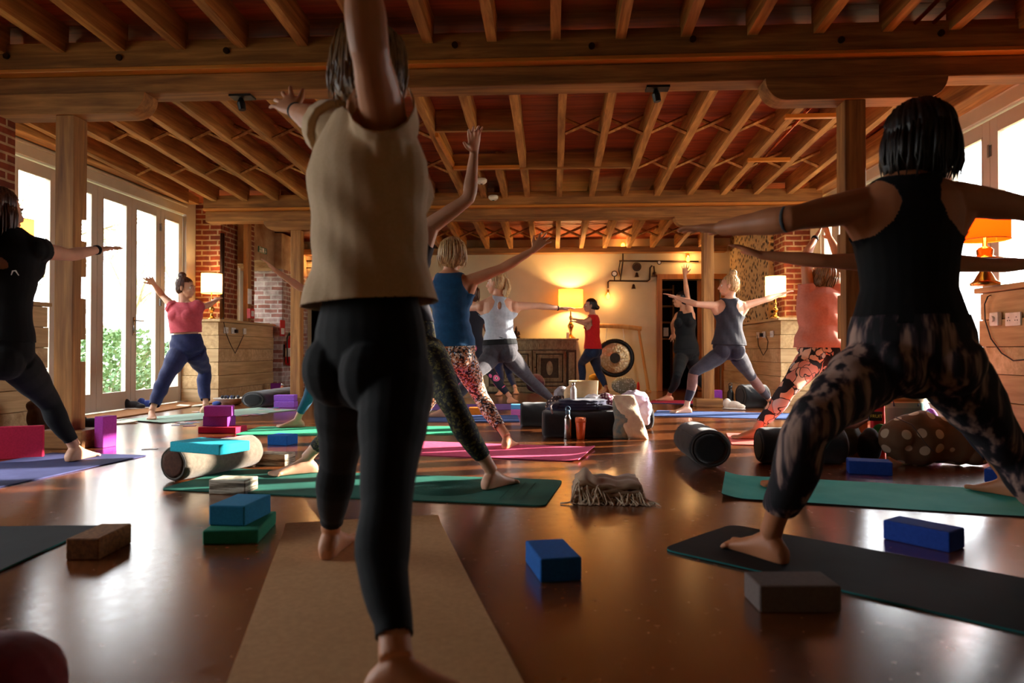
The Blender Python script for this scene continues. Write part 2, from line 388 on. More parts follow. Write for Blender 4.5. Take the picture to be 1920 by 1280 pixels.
# ------------------------------------------------------------------ posts
def post(px, y, far, lab, notch):
    x = AT(px, 600, y).x; w = .065 if far else .07
    zt = 2.25 if far else 2.39
    root = empty('timber_post', (x, y, 0), lab, 'post', 'timber posts with base blocks')
    mb = MB(); z = .1
    if notch:      # old mortise notches cut in the rear edge
        lv = [(.62, .78), (1.08, 1.24), (1.5, 1.66)]
        mb.box(x-w, x+w, y-w, y+w*.35, z, zt)
        zz = [z]+[q for a in lv for q in a]+[zt]
        for i in range(0, len(zz), 2): mb.box(x-w*.98, x+w*.98, y+w*.35, y+w*1.15, zz[i], zz[i+1])
    else: mb.box(x-w, x+w, y-w, y+w, z, zt)
    mb.build('shaft', M['joistz'], root, bevel=.006)
    bx(x-.165, x+.165, y-.1, y+.12, 0, .105 if far else .13).build('base_block', M['joistx'], root, bevel=.008)
    # bolster with scooped ends
    L = .42 if far else .60; zb, zt2 = zt, zt+(.12 if far else .15); hw = .075 if far else .09
    pts = []; n = 7
    prof = [(-L, zt2)]+[(-L+.14*(1-math.cos(a)) if True else 0, zt2-(zt2-zb)*math.sin(a)) for a in [i*math.pi/2/n for i in range(1, n+1)]]
    prof += [(-p[0], p[1]) for p in reversed(prof)]
    vs = [(x+p[0], y-hw, p[1]) for p in prof]+[(x+p[0], y+hw, p[1]) for p in prof]; k = len(prof)
    mb = MB().add(vs, [tuple(range(k)), tuple(range(2*k-1, k-1, -1))]+[(i, k+i, k+(i+1) % k, (i+1) % k) for i in range(k)])
    mb.build('bolster', M['joistx'], root, bevel=.004)
    return root
post(131, 4.98, False, 'dark timber post with notched edge beside the left glazed doors', True)
post(1598, 4.98, False, 'dark timber post rising behind the tie-dye leggings woman', True)
post(557, 9.05, True, 'timber post between the exit sign and the cream far wall', False)
post(1327, 9.05, True, 'timber post on a block in front of the dark far doorway', False)

# ------------------------------------------------------------------ beams
def beam(y, zb, lab, near):
    root = empty('ceiling_beam', (-.8, y, zb), lab, 'beam')
    x0, x1 = -4.95 if near else -4.5, 3.4 if near else 3.3
    t = .095
    bx(x0, x1, y-t, y+t, zb, zb+.135).build('lower_timber', M['joistx'], root, bevel=.01)
    zt = zj(y)+.02
    bx(x0, x1, y-t-.06, y+t, zb+.165, zt+.06).build('upper_timber', M['joistx'], root, bevel=.008)
    bx(x0, x1, y-t-.075, y+t-.01, zb+.136, zb+.164).build('batten', M['batten'], root, bevel=.004)
    if near:
        for k in range(9):
            xx = -3.9+k*.82+.1*math.sin(k*3)
            MB().tube([(xx, y-t-.075, zt-.03-.03*(k % 2)), (xx, y-t-.05, zt-.03-.03*(k % 2))], .022, 12).build('bolt_plug', M['iron'], root)
    return root
beam(5.02, 2.54, 'heavy dark ceiling beam crossing the room in front', True)
beam(9.08, 2.365, 'heavy ceiling beam crossing above the two far posts', False)
o = bx(-4.4, 2.95, YB-.22, YB-.02, AT(1000, 474, YB-.22).z, zj(YB)+.04).build('ceiling_beam', M['joistx'], bevel=.01)
origin(tag(o, 'timber beam along the top of the cream far wall', 'beam'))
o = bx(-5.0, -4.84, 5.1, 9.5, 2.70, 2.86).build('wall_plate', M['joist'], bevel=.01); origin(tag(o, 'rough timber wall plate above the left glazed doors', 'beam'))
o = bx(3.22, 3.42, 5.1, 9.5, 2.66, 2.88).build('wall_plate', M['joist'], bevel=.01); origin(tag(o, 'rough timber wall plate above the right glazed doors', 'beam'))

# ------------------------------------------------------------------ joists, one object each
def joist(x, y0, y1, lab, grp, rows=(), w=.034, xn=None):
    root = empty('ceiling_joist', (x, (y0+y1)/2, zj((y0+y1)/2)), lab, 'joist', grp)
    k = 6; rings = []
    for i in range(k+1):
        y = y0+(y1-y0)*i/k; z = zj(y); d = .003*math.sin(x*7+i*2)
        rings.append([(x-w+d, y, z), (x+w+d, y, z), (x+w+d, y, z+.205), (x-w+d, y, z+.205)])
    MB().loft(rings).build('timber', M['joist'], root)
    if xn is not None:
        for yr in rows:
            z = zj(yr); a, b_ = x+w, xn-w
            for q, (za, zb) in enumerate(((z+.02, z+.17), (z+.17, z+.02))):
                yy = yr+(.022 if q else -.022)
                MB().tube([(a, yy, za), (b_, yy, zb)], (.017, .020), 4, up=(0, 1, 0)).build('cross_brace', M['joist'], root)
    return root
xs = [.08+.403*k for k in range(-12, 8)]
for i, x in enumerate(xs):
    xn = xs[i+1] if i+1 < len(xs) else None
    hatch = (-1.3 < x < -.2)
    if not (-.95 < x < -.5): joist(x, 5.13, 8.99, 'rough-sawn timber joist of the bay between the two big beams', 'joists of the middle bay', () if hatch else (6.75, 7.85), xn=xn)
    if x > -3.95 and x < 2.9: joist(x, 9.18, YB-.2, 'rough timber joist beyond the far beam', 'joists of the far bay', (10.3, 11.4), xn=xn if (xn and xn < 2.95) else None)
for k in range(-9, 10):
    joist(.02+.44*k, -2.5, 4.9, 'dark timber joist of the bay above the camera', 'joists of the near bay')
# trimmed opening with two short joists
root = empty('ceiling_trimmer', (-.72, 7, 2.7), 'boxed trimmer frame between joists above the raised hand', 'trimmer')
bx(-1.09, -.36, 6.55, 6.6, zj(6.6), zj(6.6)+.2).build('cross_timber', M['joistx'], root)
bx(-1.09, .84, 7.7, 7.75, zj(7.75)-.01, zj(7.75)+.16).build('cross_timber', M['joistx'], root)
bx(-1.08, -.36, 7.66, 7.70, zj(7.7)-.015, zj(7.7)+.02).build('edge_strip', M['batten'], root)
bx(-1.1, -1.07, 6.6, 7.7, zj(7)-.02, zj(7)+.03).build('edge_strip', M['batten'], root)
for x, a, b_ in ((-.74, 5.13, 6.55), (-.86, 7.75, 8.99), (-.6, 7.75, 8.99)): joist(x, a, b_, 'short timber joist framing the ceiling opening', 'short joists at the opening')
# copper pipes between joists
for i, (x, y0, y1, lab) in enumerate(((2.22, 5.13, 9.0, 'right copper pipe of the pair in the middle bay'), (2.15, 5.13, 9.0, 'left copper pipe of the pair in the middle bay'),
                       (2.52, 2.2, 4.85, 'right copper pipe of the pair at the top right corner'), (2.40, 2.2, 4.85, 'left copper pipe of the pair at the top right corner'))):
    o = MB().tube([(x, y0, zj(y0)+.05), (x, y1, zj(y1)+.05)], .014, 10).build('copper_pipe', M['copper'], smooth=True); origin(tag(o, lab, 'pipe'))
for i, yy in enumerate((6.3, 7.5)):
    o = bx(2.02, 2.45, yy, yy+.05, zj(yy)-.03, zj(yy)+.005).build('pipe_batten', M['batten']); origin(tag(o, ('nearer' if not i else 'farther')+' wooden crosspiece under the copper pipes', 'batten'))
# smoke alarms on the beam
for px, py, lab in ((903, 332, 'round white smoke alarm below the trimmer'), (925, 371, 'round white sensor on the far beam face')):
    yy = 8.1 if py < 350 else 8.84; p = AT(px, py, yy); p.z = zj(yy)-.028 if py < 350 else p.z; root = empty('smoke_alarm', p, lab, 'alarm')
    MB().lathe([(.0, -.03), (.04, -.028), (.062, -.005), (.062, .02), (.05, .03)], p, 24).build('housing', M['whiteplastic'], root, smooth=True)
    MB().lathe([(.0, -.036), (.014, -.034), (.016, -.025)], p, 12).build('sensor', M['blackplastic'], root)
for px, py, yy, lab in ((452, 205, 5.02, 'black ceiling spotlight under the front beam left'), (1230, 172, 5.02, 'black ceiling spotlight under the front beam right')):
    p = AT(px, py, yy); p.z = 2.54; root = empty('spotlight', p, lab, 'spotlight')
    bx(p.x-.07, p.x+.09, yy-.05, yy+.05, 2.525, 2.54).build('mount', M['blackplastic'], root)
    MB().tube([(p.x, yy, 2.53), (p.x, yy, 2.49), (p.x+.01, yy, 2.44)], [.012, .03, .026], 12).build('head', M['blackplastic'], root)
# ================================================================== yoga props
def foam(name, c, c2=None): return mat(name, c, .85, c2=c2 or tuple(min(255, x*1.08+4) for x in c), scale=90, bmp=.25, spec=.3)
FB = {k: foam('foam_'+k, v) for k, v in dict(blue=(22, 96, 178), royal=(26, 62, 150), cyan=(26, 168, 190), steel=(26, 118, 160), green=(28, 122, 92), purple=(138, 52, 150),
      magenta=(170, 60, 168), crimson=(186, 30, 66), lilac=(160, 100, 214), grey=(112, 98, 92), orange=(226, 120, 24), sky=(96, 176, 226), pinkf=(214, 110, 180), navy=(34, 50, 92)).items()}
FB['cork'] = mat('cork', (150, 98, 48), .9, c2=(104, 62, 28), scale=70, bmp=.4)
def layered():
    m, nt, b = newmat('layered_bamboo'); b.inputs['Roughness'].default_value = .6
    v = worldpos(nt, (2, 2, 42)); f = noisy(nt, v, 1.6, 4, .7)
    nt.links.new(ramp(nt, f, [(.36, (38, 30, 22)), (.46, (120, 106, 84)), (.56, (206, 200, 180))]), b.inputs['Base Color']); return m
FB['layered'] = layered()
def block(Np, Rp=None, rot=None, w=.13, l=.22, h=.072, m='blue', z=0.0, lab='', grp='yoga blocks', y=None, x=None, side=1):
    """Np: pixel of the nearest bottom corner, Rp: pixel of the corner to its right; w along that edge, l away from the camera"""
    a = G(Np[0], Np[1], z)
    if Rp is not None:
        d = G(Rp[0], Rp[1], z)-a; d.z = 0
        if w is None: w = d.length
        d.normalize()
    else: d = Vector((math.cos(rot), math.sin(rot), 0))
    p = Vector((-d.y, d.x, 0))*side
    c = a+d*w/2+p*l/2; c.z = z
    Mx = Matrix.Translation(c) @ Matrix.Rotation(math.atan2(d.y, d.x), 4, 'Z')
    o = MB().box(-w/2, w/2, -l/2, l/2, 0, h).build('yoga_block', FB[m], bevel=.006, seg=3)
    o.matrix_world = Mx; o.location = c; o.rotation_euler = (0, 0, math.atan2(d.y, d.x))
    return tag(o, lab, 'yoga block', grp)
# mats -------------------------------------------------------------
def mat2(name, c, c2, under=None, sc=6):
    return mat(name, c, .8, c2=c2, scale=sc, bmp=.15, spec=.3)
MATC = dict(beige=mat2('natural_rubber', (188, 140, 92), (204, 154, 104), sc=60), navy=mat2('violet_navy_mat', (52, 56, 98), (66, 72, 116)), black=mat2('black_mat', (20, 22, 24), (28, 30, 32)),
    emer=mat2('emerald_mat', (18, 84, 72), (36, 110, 94), sc=4), mint=mat2('mint_mat', (52, 170, 126), (66, 182, 138)), pink=mat2('pink_mat', (226, 84, 128), (236, 104, 144), sc=30),
    turq=mat2('turquoise_mat', (48, 184, 174), (82, 206, 194), sc=3), coral=mat2('coral_mat', (232, 104, 92), (238, 118, 104)), red=mat2('red_mat', (176, 28, 62), (190, 36, 70)),
    purp=mat2('purple_mat', (116, 84, 160), (130, 98, 172)), blue=mat2('blue_mat', (50, 74, 126), (70, 96, 148)), pale=mat2('pale_green_mat', (160, 190, 170), (176, 204, 186)), teal=mat2('teal_underside', (20, 110, 110), (24, 120, 120)))
def ymat(A, B, L, m, lab, side=1, curl=0, under=None, r=.03, W_=None, z=0.0, curl_far=0):
    """A,B: pixels of the two corners of one short end; the mat runs L metres to the `side` of A->B"""
    a, b_ = G(*A), G(*B); d = b_-a; w = W_ or d.length; d.normalize(); p = Vector((-d.y, d.x, 0))*side
    nx, ny = 10, 60; t = .006
    def pt(u, v):
        # rounded corners
        x, y = u*w, v*L
        dx = min(x, w-x); dy = min(y, L-y)
        if dx < r and dy < r:
            q = math.hypot(r-dx, r-dy)
            if q > r:
                s = r/q; dx2 = r-(r-dx)*s; dy2 = r-(r-dy)*s
                x = dx2 if x < w/2 else w-dx2; y = dy2 if y < L/2 else L-dy2
        zz = .0
        if curl and y < .12: zz += curl*((.12-y)/.12)**2
        if curl_far and y > L-.12: zz += curl_far*((y-L+.12)/.12)**2
        zz += .0012*(math.sin(x*9+y*5)+1)
        return a+d*x+p*y+Vector((0, 0, zz+z))
    us = [0, .02, .05]+[i/nx for i in range(1, nx)]+[.95, .98, 1]; vs_ = [0, .004, .01, .018]+[i/ny for i in range(1, ny)]+[.982, .99, .996, 1]
    top = []; bot = []
    for v in vs_:
        for u in us: q = pt(u, v); top.append(q+Vector((0, 0, t))); bot.append(q+Vector((0, 0, .0006)))
    n = len(us); k = len(vs_); T = len(top); fs = []; mb = MB()
    for j in range(k-1):
        for i in range(n-1):
            q = j*n+i; fs.append((q, q+1, q+n+1, q+n))
    side_f = []
    for j in range(k-1):
        for i, sgn in ((0, 1), (n-1, -1)): q = j*n+i; side_f.append((q, q+n, q+n+T, q+T))
    for i in range(n-1):
        for j in (0, k-1): q = j*n+i; side_f.append((q, q+1, q+1+T, q+T))
    mb.add(top+bot, fs); mb.mi = 1
    base = len(mb.v)-2*T
    for f in fs: mb.f.append(tuple(T+i for i in reversed(f))); mb.m.append(1)
    for f in side_f: mb.f.append(f); mb.m.append(1)
    o = mb.build('yoga_mat', [MATC[m], MATC[under or m]], smooth=False); tag(o, lab, 'yoga mat', 'yoga mats'); return origin(o)
ymat((822, 975), (535, 990), 2.0, 'beige', 'beige natural rubber mat under the black-leggings woman in front', curl=.015, r=.01)
ymat((275, 855), (100, 850), 2.0, 'navy', 'dusky navy mat under the foot of the black-topped woman on the left', r=.005)
ymat((187, 988), (-60, 990), 2.0, 'black', 'black mat with green underside at the left edge by the cork block', under='teal', r=.01, W_=.6)
ymat((1055, 902), (1022, 950), 1.95, 'emer', 'dark green patterned mat under the leopard-print leggings woman', side=-1, r=.04)
ymat((1116, 840), (1085, 866), 1.85, 'pink', 'bright pink mat under the blue-vest woman', side=-1, curl=.012, r=.01)
ymat((860, 800), (852, 818), 1.82, 'mint', 'mint green mat under the teal-leggings foot', side=-1, r=.05, W_=.62)
ymat((1353, 935), (1360, 892), 1.8, 'turq', 'turquoise mat behind the black-and-teal mat on the right', side=-1, curl=.02, r=.01, under='black')
ymat((1240, 1032), (1372, 985), 1.95, 'black', 'black mat with teal underside under the tie-dye leggings woman', side=-1, under='teal', r=.05)
ymat((1372, 834), (1362, 813), 1.8, 'coral', 'coral mat under the salmon-shirt woman', side=-1, r=.01)
ymat((1222, 780), (1232, 770), 1.8, 'blue', 'navy blue mat under the bun-haired blonde woman', side=-1, r=.01)
ymat((1216, 756), (1230, 746), 1.7, 'red', 'red mat at the dark doorway beneath the raised-arm woman', side=-1, r=.01, under='blue', W_=.6)
ymat((974, 791), (970, 779), 1.75, 'blue', 'blue mat under the grey-vest woman', side=1, r=.01)
ymat((992, 768), (985, 758), 1.75, 'purp', 'purple mat behind the orange block', side=1, r=.01)
ymat((302, 794), (224, 788), 1.75, 'pale', 'pale green mat beneath the pink-topped woman', side=-1, curl=.008, r=.005)
ymat((960, 738), (955, 733), 1.3, 'black', 'dark mat in front of the carved sideboard', side=1, r=.01, W_=.55)
# blocks -------------------------------------------------------------
block((1013, 1093), (1093, 1088), w=.13, l=.22, m='blue', lab='bright blue yoga block alone in the middle of the floor')
block((1424, 1149), (1571, 1149), w=.22, l=.13, m='grey', lab='grey yoga block half on the black mat')
block((1781, 1037), (1814, 1025), w=.12, l=.23, m='royal', lab='royal blue yoga block above the black mat on the right', side=1)
block((185, 1050), (246, 1018), w=.215, l=.11, m='cork', lab='brown cork yoga block at the corner of the black mat')
block((379, 1022), (484, 1019), w=None, l=.30, h=.052, m='green', lab='flat green foam block beneath the teal-blue block')
block((391, 985), (464, 987), w=.14, l=.22, h=.075, z=.052, m='steel', lab='teal-blue yoga block stacked on the flat green block')
block((391, 926), (459, 928), w=.19, l=.13, h=.07, m='layered', lab='layered wooden yoga block nearer the green mat corner')
block((478, 872), (536, 874), w=.20, l=.13, h=.07, m='layered', lab='layered wooden yoga block beyond the mottled bolster')
block((501, 834), (546, 836), w=.17, l=.14, h=.075, m='blue', lab='blue yoga block between the mint mat and the layered block')
block((371, 812), (442, 813), w=None, l=.20, h=.053, m='crimson', lab='flat crimson foam block under two purple blocks')
block((380, 799), (431, 800), w=.23, l=.13, h=.088, z=.053, m='purple', lab='purple yoga block, middle of the stack on the crimson block')
block((382, 781), (433, 780), w=.225, l=.13, h=.086, z=.1425, m='magenta', lab='purple yoga block, topmost on the crimson block stack')
block((193, 840), (218, 836), w=.125, l=.08, h=.225, m='magenta', lab='magenta yoga block standing upright by the left post', side=1)
block((80, 858), (89, 853), w=.05, l=.31, h=.21, m='crimson', lab='crimson foam block standing on edge at the left', side=1)
block((15, 804), (64, 804), w=.24, l=.1, h=.12, m='blue', lab='blue yoga block behind the crimson block on edge')
block((513, 764), (552, 764), w=.255, l=.15, h=.075, m='lilac', lab='lilac yoga block, lower of the pair by the black bolster')
block((513, 752), (550, 752), w=.25, l=.15, h=.075, z=.076, m='lilac', lab='lilac yoga block, upper of the pair by the black bolster')
block((497, 742), (524, 742), w=.22, l=.13, h=.075, m='royal', lab='blue yoga block under a purple one at the brick corner')
block((507, 733), (524, 733), w=.15, l=.1, h=.12, z=.076, m='purple', lab='purple yoga block on the blue one at the brick corner')
block((1334, 758), (1367, 758), w=.23, l=.2, h=.05, m='navy', lab='flat navy foam block beside the far post base')
block((1334, 752), (1352, 752), w=.14, l=.12, h=.14, z=.051, m='purple', lab='purple yoga block on the navy block by the far post')
block((879, 779), (907, 779), w=.17, l=.13, h=.085, m='orange', lab='orange yoga block on the blue mat between legs')
block((958, 779), (998, 779), w=.22, l=.13, h=.065, m='pinkf', lab='pink yoga block with light blue one on top')
block((958, 767), (998, 767), w=.22, l=.13, h=.05, z=.066, m='sky', lab='light blue yoga block on the pink one')
block((1591, 888), (1666, 892), w=.225, l=.14, h=.075, m='royal', lab='blue yoga block between the tie-dye leggings')
block((1845, 903), (1890, 908), w=.2, l=.14, h=.07, m='royal', lab='blue yoga block beside the right leg of the tie-dye leggings')

# bolsters -----------------------------------------------------------
clothk = mat('black_bolster_cotton', (13, 13, 15), .95, c2=(22, 22, 25), scale=60, bmp=.4, sheen=.3)
clothg = mat('taupe_bolster_cotton', (104, 92, 78), .95, c2=(122, 110, 94), scale=50, bmp=.4, sheen=.2)
clothb = mat('dark_brown_bolster_end', (66, 34, 22), .95, c2=(84, 48, 30), scale=60, bmp=.4)
seam = mat('bolster_piping', (70, 66, 62), .9)
def bolster(a, b_, r, h, mt, lab, boxy=False, endm=None, seamed=True):
    """a,b: floor points of the axis ends; r half-width, h height"""
    a, b_ = Vector(a), Vector(b_); a.z = b_.z = 0; c = (a+b_)/2; d = (b_-a); L = d.length; d.normalize()
    root = empty('bolster', c, lab, 'bolster', 'bolsters')
    s = Vector((-d.y, d.x, 0)); up = Vector((0, 0, 1)); n = 28; e = 2.0 if not boxy else 4.5
    def ring(t, sc):
        out = []
        for j in range(n):
            an = 2*math.pi*j/n; ca, sa = math.cos(an), math.sin(an)
            x = math.copysign(abs(ca)**(2/e), ca); z = math.copysign(abs(sa)**(2/e), sa)
            wr = 1+.014*math.sin(t*40+j*1.7)+.01*math.sin(j*5+t*13)
            out.append(c+d*(t*L/2)+s*x*r*sc*wr+up*(h/2*1.0+z*h/2*sc*(wr if z > 0 else 1)))
        return out
    ts = [(-1.0, .80), (-.985, .93), (-.95, .99)]+[(q/8, 1) for q in range(-7, 8)]+[(.95, .99), (.985, .93), (1.0, .80)]
    MB().loft([ring(t, sc) for t, sc in ts]).build('cover', mt, root, smooth=True)
    for sg in (-1, 1):
        rr = ring(sg*.99, .88); MB().tube(rr+rr[:2], .005, 6).build('piping', seam, root, smooth=True)
        MB().loft([ring(sg*1.0, .80), ring(sg*1.008, .6), ring(sg*1.012, .2)]).build('end_panel', endm or mt, root, smooth=True)
    if seamed:
        k = 3; rr = [ring(q/8, 1.005)[k] for q in range(-7, 8)]
        MB().tube(rr, .0035, 6).build('seam', seam, root)
    return root
bolster(G(324, 903), G(452, 878)+Vector((.02, .1, 0)), .098, .19, clothg, 'mottled taupe bolster with brown end under the cyan block', endm=clothb)
block((318, 846), (404, 853), w=.34, l=.2, h=.05, z=.19, m='cyan', lab='flat cyan foam block lying on the mottled bolster')
bolster(G(1334, 878)+Vector((0, .02, 0)), G(1333, 878)+Vector((0, .58, 0)), .125, .225, clothk, 'black cylindrical bolster seen end-on in the right middle floor')
bolster(G(1425, 872)+Vector((.02, .1, 0)), G(1600, 876)+Vector((.0, .16, 0)), .11, .22, clothk, 'black bolster behind the calf of the tie-dye leggings')
bolster(G(1017, 822)+Vector((0, .16, 0)), G(1168, 822)+Vector((0, .16, 0)), .15, .21, clothk, 'boxy black bolster in the middle with bottles in front', boxy=True)
bolster(G(975, 801)+Vector((0, .12, 0)), G(1052, 801)+Vector((.1, .12, 0)), .13, .22, clothk, 'round black bolster jutting out left of the boxy one')
bolster(G(1150, 808)+Vector((0, .22, 0)), G(1228, 808)+Vector((0, .22, 0)), .13, .2, clothk, 'black bolster behind the cream tote bags')
bolster(G(466, 766)+Vector((0, .1, 0)), G(512, 757)+Vector((.05, .5, 0)), .15, .20, clothk, 'black bolster lying beside the white bowl on the left')
bolster(G(1390, 764)+Vector((0, .05, 0)), G(1438, 764)+Vector((.0, .08, 0)), .17, .28, clothk, 'black bean-shaped bolster behind the mesh leggings')

# soft things ----------------------------------------------------------
def remeshed(mb, name, mt, parent=None, vox=.008, smooth=3, disp=0, dsc=8, seed=0, dispfn=None):
    me = bpy.data.meshes.new('tmp'); me.from_pydata(mb.v, [], mb.f); me.update()
    bm = bmesh.new(); bm.from_mesh(me); bmesh.ops.recalc_face_normals(bm, faces=bm.faces); bm.to_mesh(me); bm.free()
    o = bpy.data.objects.new('tmp', me); COL.objects.link(o)
    r = o.modifiers.new('r', 'REMESH'); r.mode = 'VOXEL'; r.voxel_size = vox
    if smooth: s_ = o.modifiers.new('s', 'SMOOTH'); s_.iterations = smooth; s_.factor = .5
    dg = bpy.context.evaluated_depsgraph_get(); dg.update(); me2 = bpy.data.meshes.new_from_object(o.evaluated_get(dg))
    bpy.data.objects.remove(o); bpy.data.meshes.remove(me)
    n = len(me2.vertices); co = np.empty(n*3); me2.vertices.foreach_get('co', co); co = co.reshape(-1, 3)
    if disp or dispfn:
        no = np.empty(n*3); me2.vertices.foreach_get('normal', no); no = no.reshape(-1, 3)
        if dispfn: co = co+no*dispfn(co)[:, None]
        else:
            d = np.zeros(n); rs = np.random.RandomState(seed)
            for k in range(7):
                w = rs.normal(size=3)*dsc*(1+k*.35); d += np.sin(co@w+rs.uniform(0, 6.3))/(1+k*.3)
            co = co+no*(d*disp/3)[:, None]
        me2.vertices.foreach_set('co', co.ravel()); me2.update()
    me2.materials.clear(); me2.materials.append(mt)
    me2.polygons.foreach_set('use_smooth', [True]*len(me2.polygons)); me2.name = name
    ob = bpy.data.objects.new(name, me2); COL.objects.link(ob)
    if parent is not None: adopt(ob, parent)
    return ob
cl = lambda n, c, c2=None, **k: mat(n, c, .9, c2=c2, scale=k.pop('scale', 25), bmp=.3, sheen=.2, **k)
def dotted(name, base, dot, sc, thr=.32):
    m, nt, b = newmat(name); b.inputs['Roughness'].default_value = .9; v = coords(nt, (sc, sc, sc)); vo = N(nt, 'ShaderNodeTexVoronoi'); vo.inputs['Randomness'].default_value = .35; vo.inputs['Scale'].default_value = 1
    nt.links.new(v, vo.inputs['Vector']); nt.links.new(ramp(nt, vo.outputs['Distance'], [(thr, dot), (thr+.03, base)]), b.inputs['Base Color']); return m
polka = dotted('polka_cloth', (112, 78, 52), (214, 190, 160), 10.5, .30)
def soft(name, parts, mt, lab, cat, disp=.008, dsc=14, seed=0, vox=.008, grp=None):
    mb = MB()
    for p in parts: mb.ell(*p)
    o = remeshed(mb, name, mt, None, vox, 3, disp, dsc, seed)
    return origin(tag(o, lab, cat, grp))
# polka-dot bag
g = G(1745, 880); gx, gy = g.x+.035, g.y
root = empty('cloth_bag', (gx, gy+.1, 0), 'brown polka-dot cloth bag slumped between the tie-dye legs', 'bag')
mb = MB().ell((gx-.04, gy+.17, .16), (.22, .12, .16)).ell((gx+.16, gy+.18, .13), (.2, .12, .13)).ell((gx-.14, gy+.14, .17), (.10, .1, .09)).ell((gx+.03, gy+.18, .235), (.17, .08, .09)).ell((gx+.32, gy+.16, .07), (.1, .1, .07))
remeshed(mb, 'bag_cloth', polka, root, .008, 4, .012, 12, 3)
MB().tube([(gx-.2, gy+.08, .3), (gx-.13, gy+.02, .26), (gx-.04, gy+.03, .14), (gx+.02, gy+.05, .09)], .008, 8, flat=.4).build('strap', cl('bag_strap', (70, 44, 30)), root, smooth=True)
# grey-green rucksack and dark bag
soft('rucksack', [((G(1590, 872).x, 4.7, .14), (.18, .11, .14)), ((G(1560, 872).x, 4.7, .2), (.14, .1, .08))], cl('olive_canvas', (58, 56, 46)), 'dark olive rucksack behind the blue block on the right', 'bag', .006)
soft('dark_bag', [((G(1646, 872).x+.01, 4.62, .10), (.075, .09, .10)), ((G(1650, 872).x, 4.62, .15), (.05, .07, .07))], cl('black_bag', (20, 18, 18)), 'black bag between the rucksack and the polka-dot bag', 'bag')
o = MB().tube([(G(1550, 880).x, 4.42, .235), (G(1590, 870).x, 4.4, .25), (G(1600, 870).x+.03, 4.38, .285)], [.02, .035, .012], 10, flat=.5).build('folded_scarf', cl('rust_scarf', (120, 60, 44), (170, 110, 90)), smooth=True); origin(tag(o, 'rust folded scarf end resting on the olive rucksack', 'scarf'))
# striped tote (teal body, straw top)
m, nt, b = newmat('tote_stripes'); b.inputs['Roughness'].default_value = .9
sp = N(nt, 'ShaderNodeSeparateXYZ'); nt.links.new(worldpos(nt), sp.inputs[0])
nt.links.new(ramp(nt, sp.outputs[2], [(0, (96, 138, 142)), (.31, (120, 164, 166)), (.345, (206, 188, 150)), (.355, (120, 92, 52)), (.37, (150, 124, 78))], 'CONSTANT'), b.inputs['Base Color'])
def tote(px0, px1, y, z1, mt, lab, bulge=.07, z0=0, lean=0, hand=None, name='tote_bag'):
    x0 = AT(px0, 700, y).x; x1 = AT(px1, 700, y).x; root = empty(name, ((x0+x1)/2, y, z0), lab, 'bag')
    rings = []; n = 20
    for k in range(9):
        t = k/8; z = z0+(z1-z0)*t; w = (x1-x0)/2*(1-.05*t); dd = bulge*(1-.55*t)+.008
        rings.append([((x0+x1)/2+lean*t+w*math.copysign(abs(math.cos(2*math.pi*j/n))**.5, math.cos(2*math.pi*j/n)), y+dd*math.copysign(abs(math.sin(2*math.pi*j/n))**.8, math.sin(2*math.pi*j/n))+.004*math.sin(j*3+k*2), z) for j in range(n)])
    MB().loft(rings).build('bag_cloth', mt, root, smooth=True)
    if hand is not None:
        for s_ in (-1, 1):
            a = (x0+x1)/2; w = (x1-x0)*.28; MB().tube([(a-w+lean, y+s_*.02-.03, z1-.06), (a-w+lean, y+s_*.02, z1+.02), (a-w*.5+lean, y+s_*.03, z1+.09), (a+w*.5+lean, y+s_*.03, z1+.09), (a+w+lean, y+s_*.02, z1+.02), (a+w+lean, y+s_*.02-.03, z1-.06)], .006, 8).build('bag_handle', hand, root, smooth=True)
    return root
tote(1652, 1732, 5.0, .385, m, 'teal and straw striped tote bag seen between the tie-dye legs', .08, hand=cl('blue_cord', (24, 60, 96)))
# red bag with writing
def text(s, size, mt, parent, loc, rot=(math.pi/2, 0, 0), ext=.0006, name='lettering', al='CENTER'):
    c = bpy.data.curves.new(name, 'FONT'); c.body = s; c.size = size; c.extrude = ext; c.align_x = al; c.align_y = 'CENTER'
    o = bpy.data.objects.new(name, c); COL.objects.link(o); o.location = loc; o.rotation_euler = rot
    bpy.context.view_layer.update()
    dg = bpy.context.evaluated_depsgraph_get(); me = bpy.data.meshes.new_from_object(o.evaluated_get(dg)); mw = o.matrix_world.copy()
    bpy.data.objects.remove(o); me.transform(mw); me.materials.clear(); me.materials.append(mt)
    ob = bpy.data.objects.new(name, me); COL.objects.link(ob)
    if parent is not None: adopt(ob, parent)
    return ob
LT = {'w': mat('white_print', (230, 224, 214), .6), 'y': mat('yellow_print', (232, 210, 90), .6), 'k': mat('black_print', (16, 14, 14), .6), 'g': mat('grey_print', (120, 118, 110), .6)}
r = tote(1632, 1658, 4.85, .40, cl('red_shopper', (196, 30, 34)), 'red and green printed shopping bag beside the striped tote', .03)
xx = AT(1644, 700, 4.78).x; xa, xb = AT(1633, 700, 4.78).x, AT(1657, 700, 4.78).x
bx(xa, xb, 4.806, 4.812, .24, .30).build('black_band', LT['k'], r); text('FRUIT', .03, LT['y'], r, (xx+.006, 4.803, .27)); text('So', .05, LT['w'], r, (xx-.012, 4.803, .345))
o = MB().ell((xx+.03, 4.81, .17), (.05, .008, .05)).build('leaf_print', mat('green_print', (40, 120, 60), .8), r)
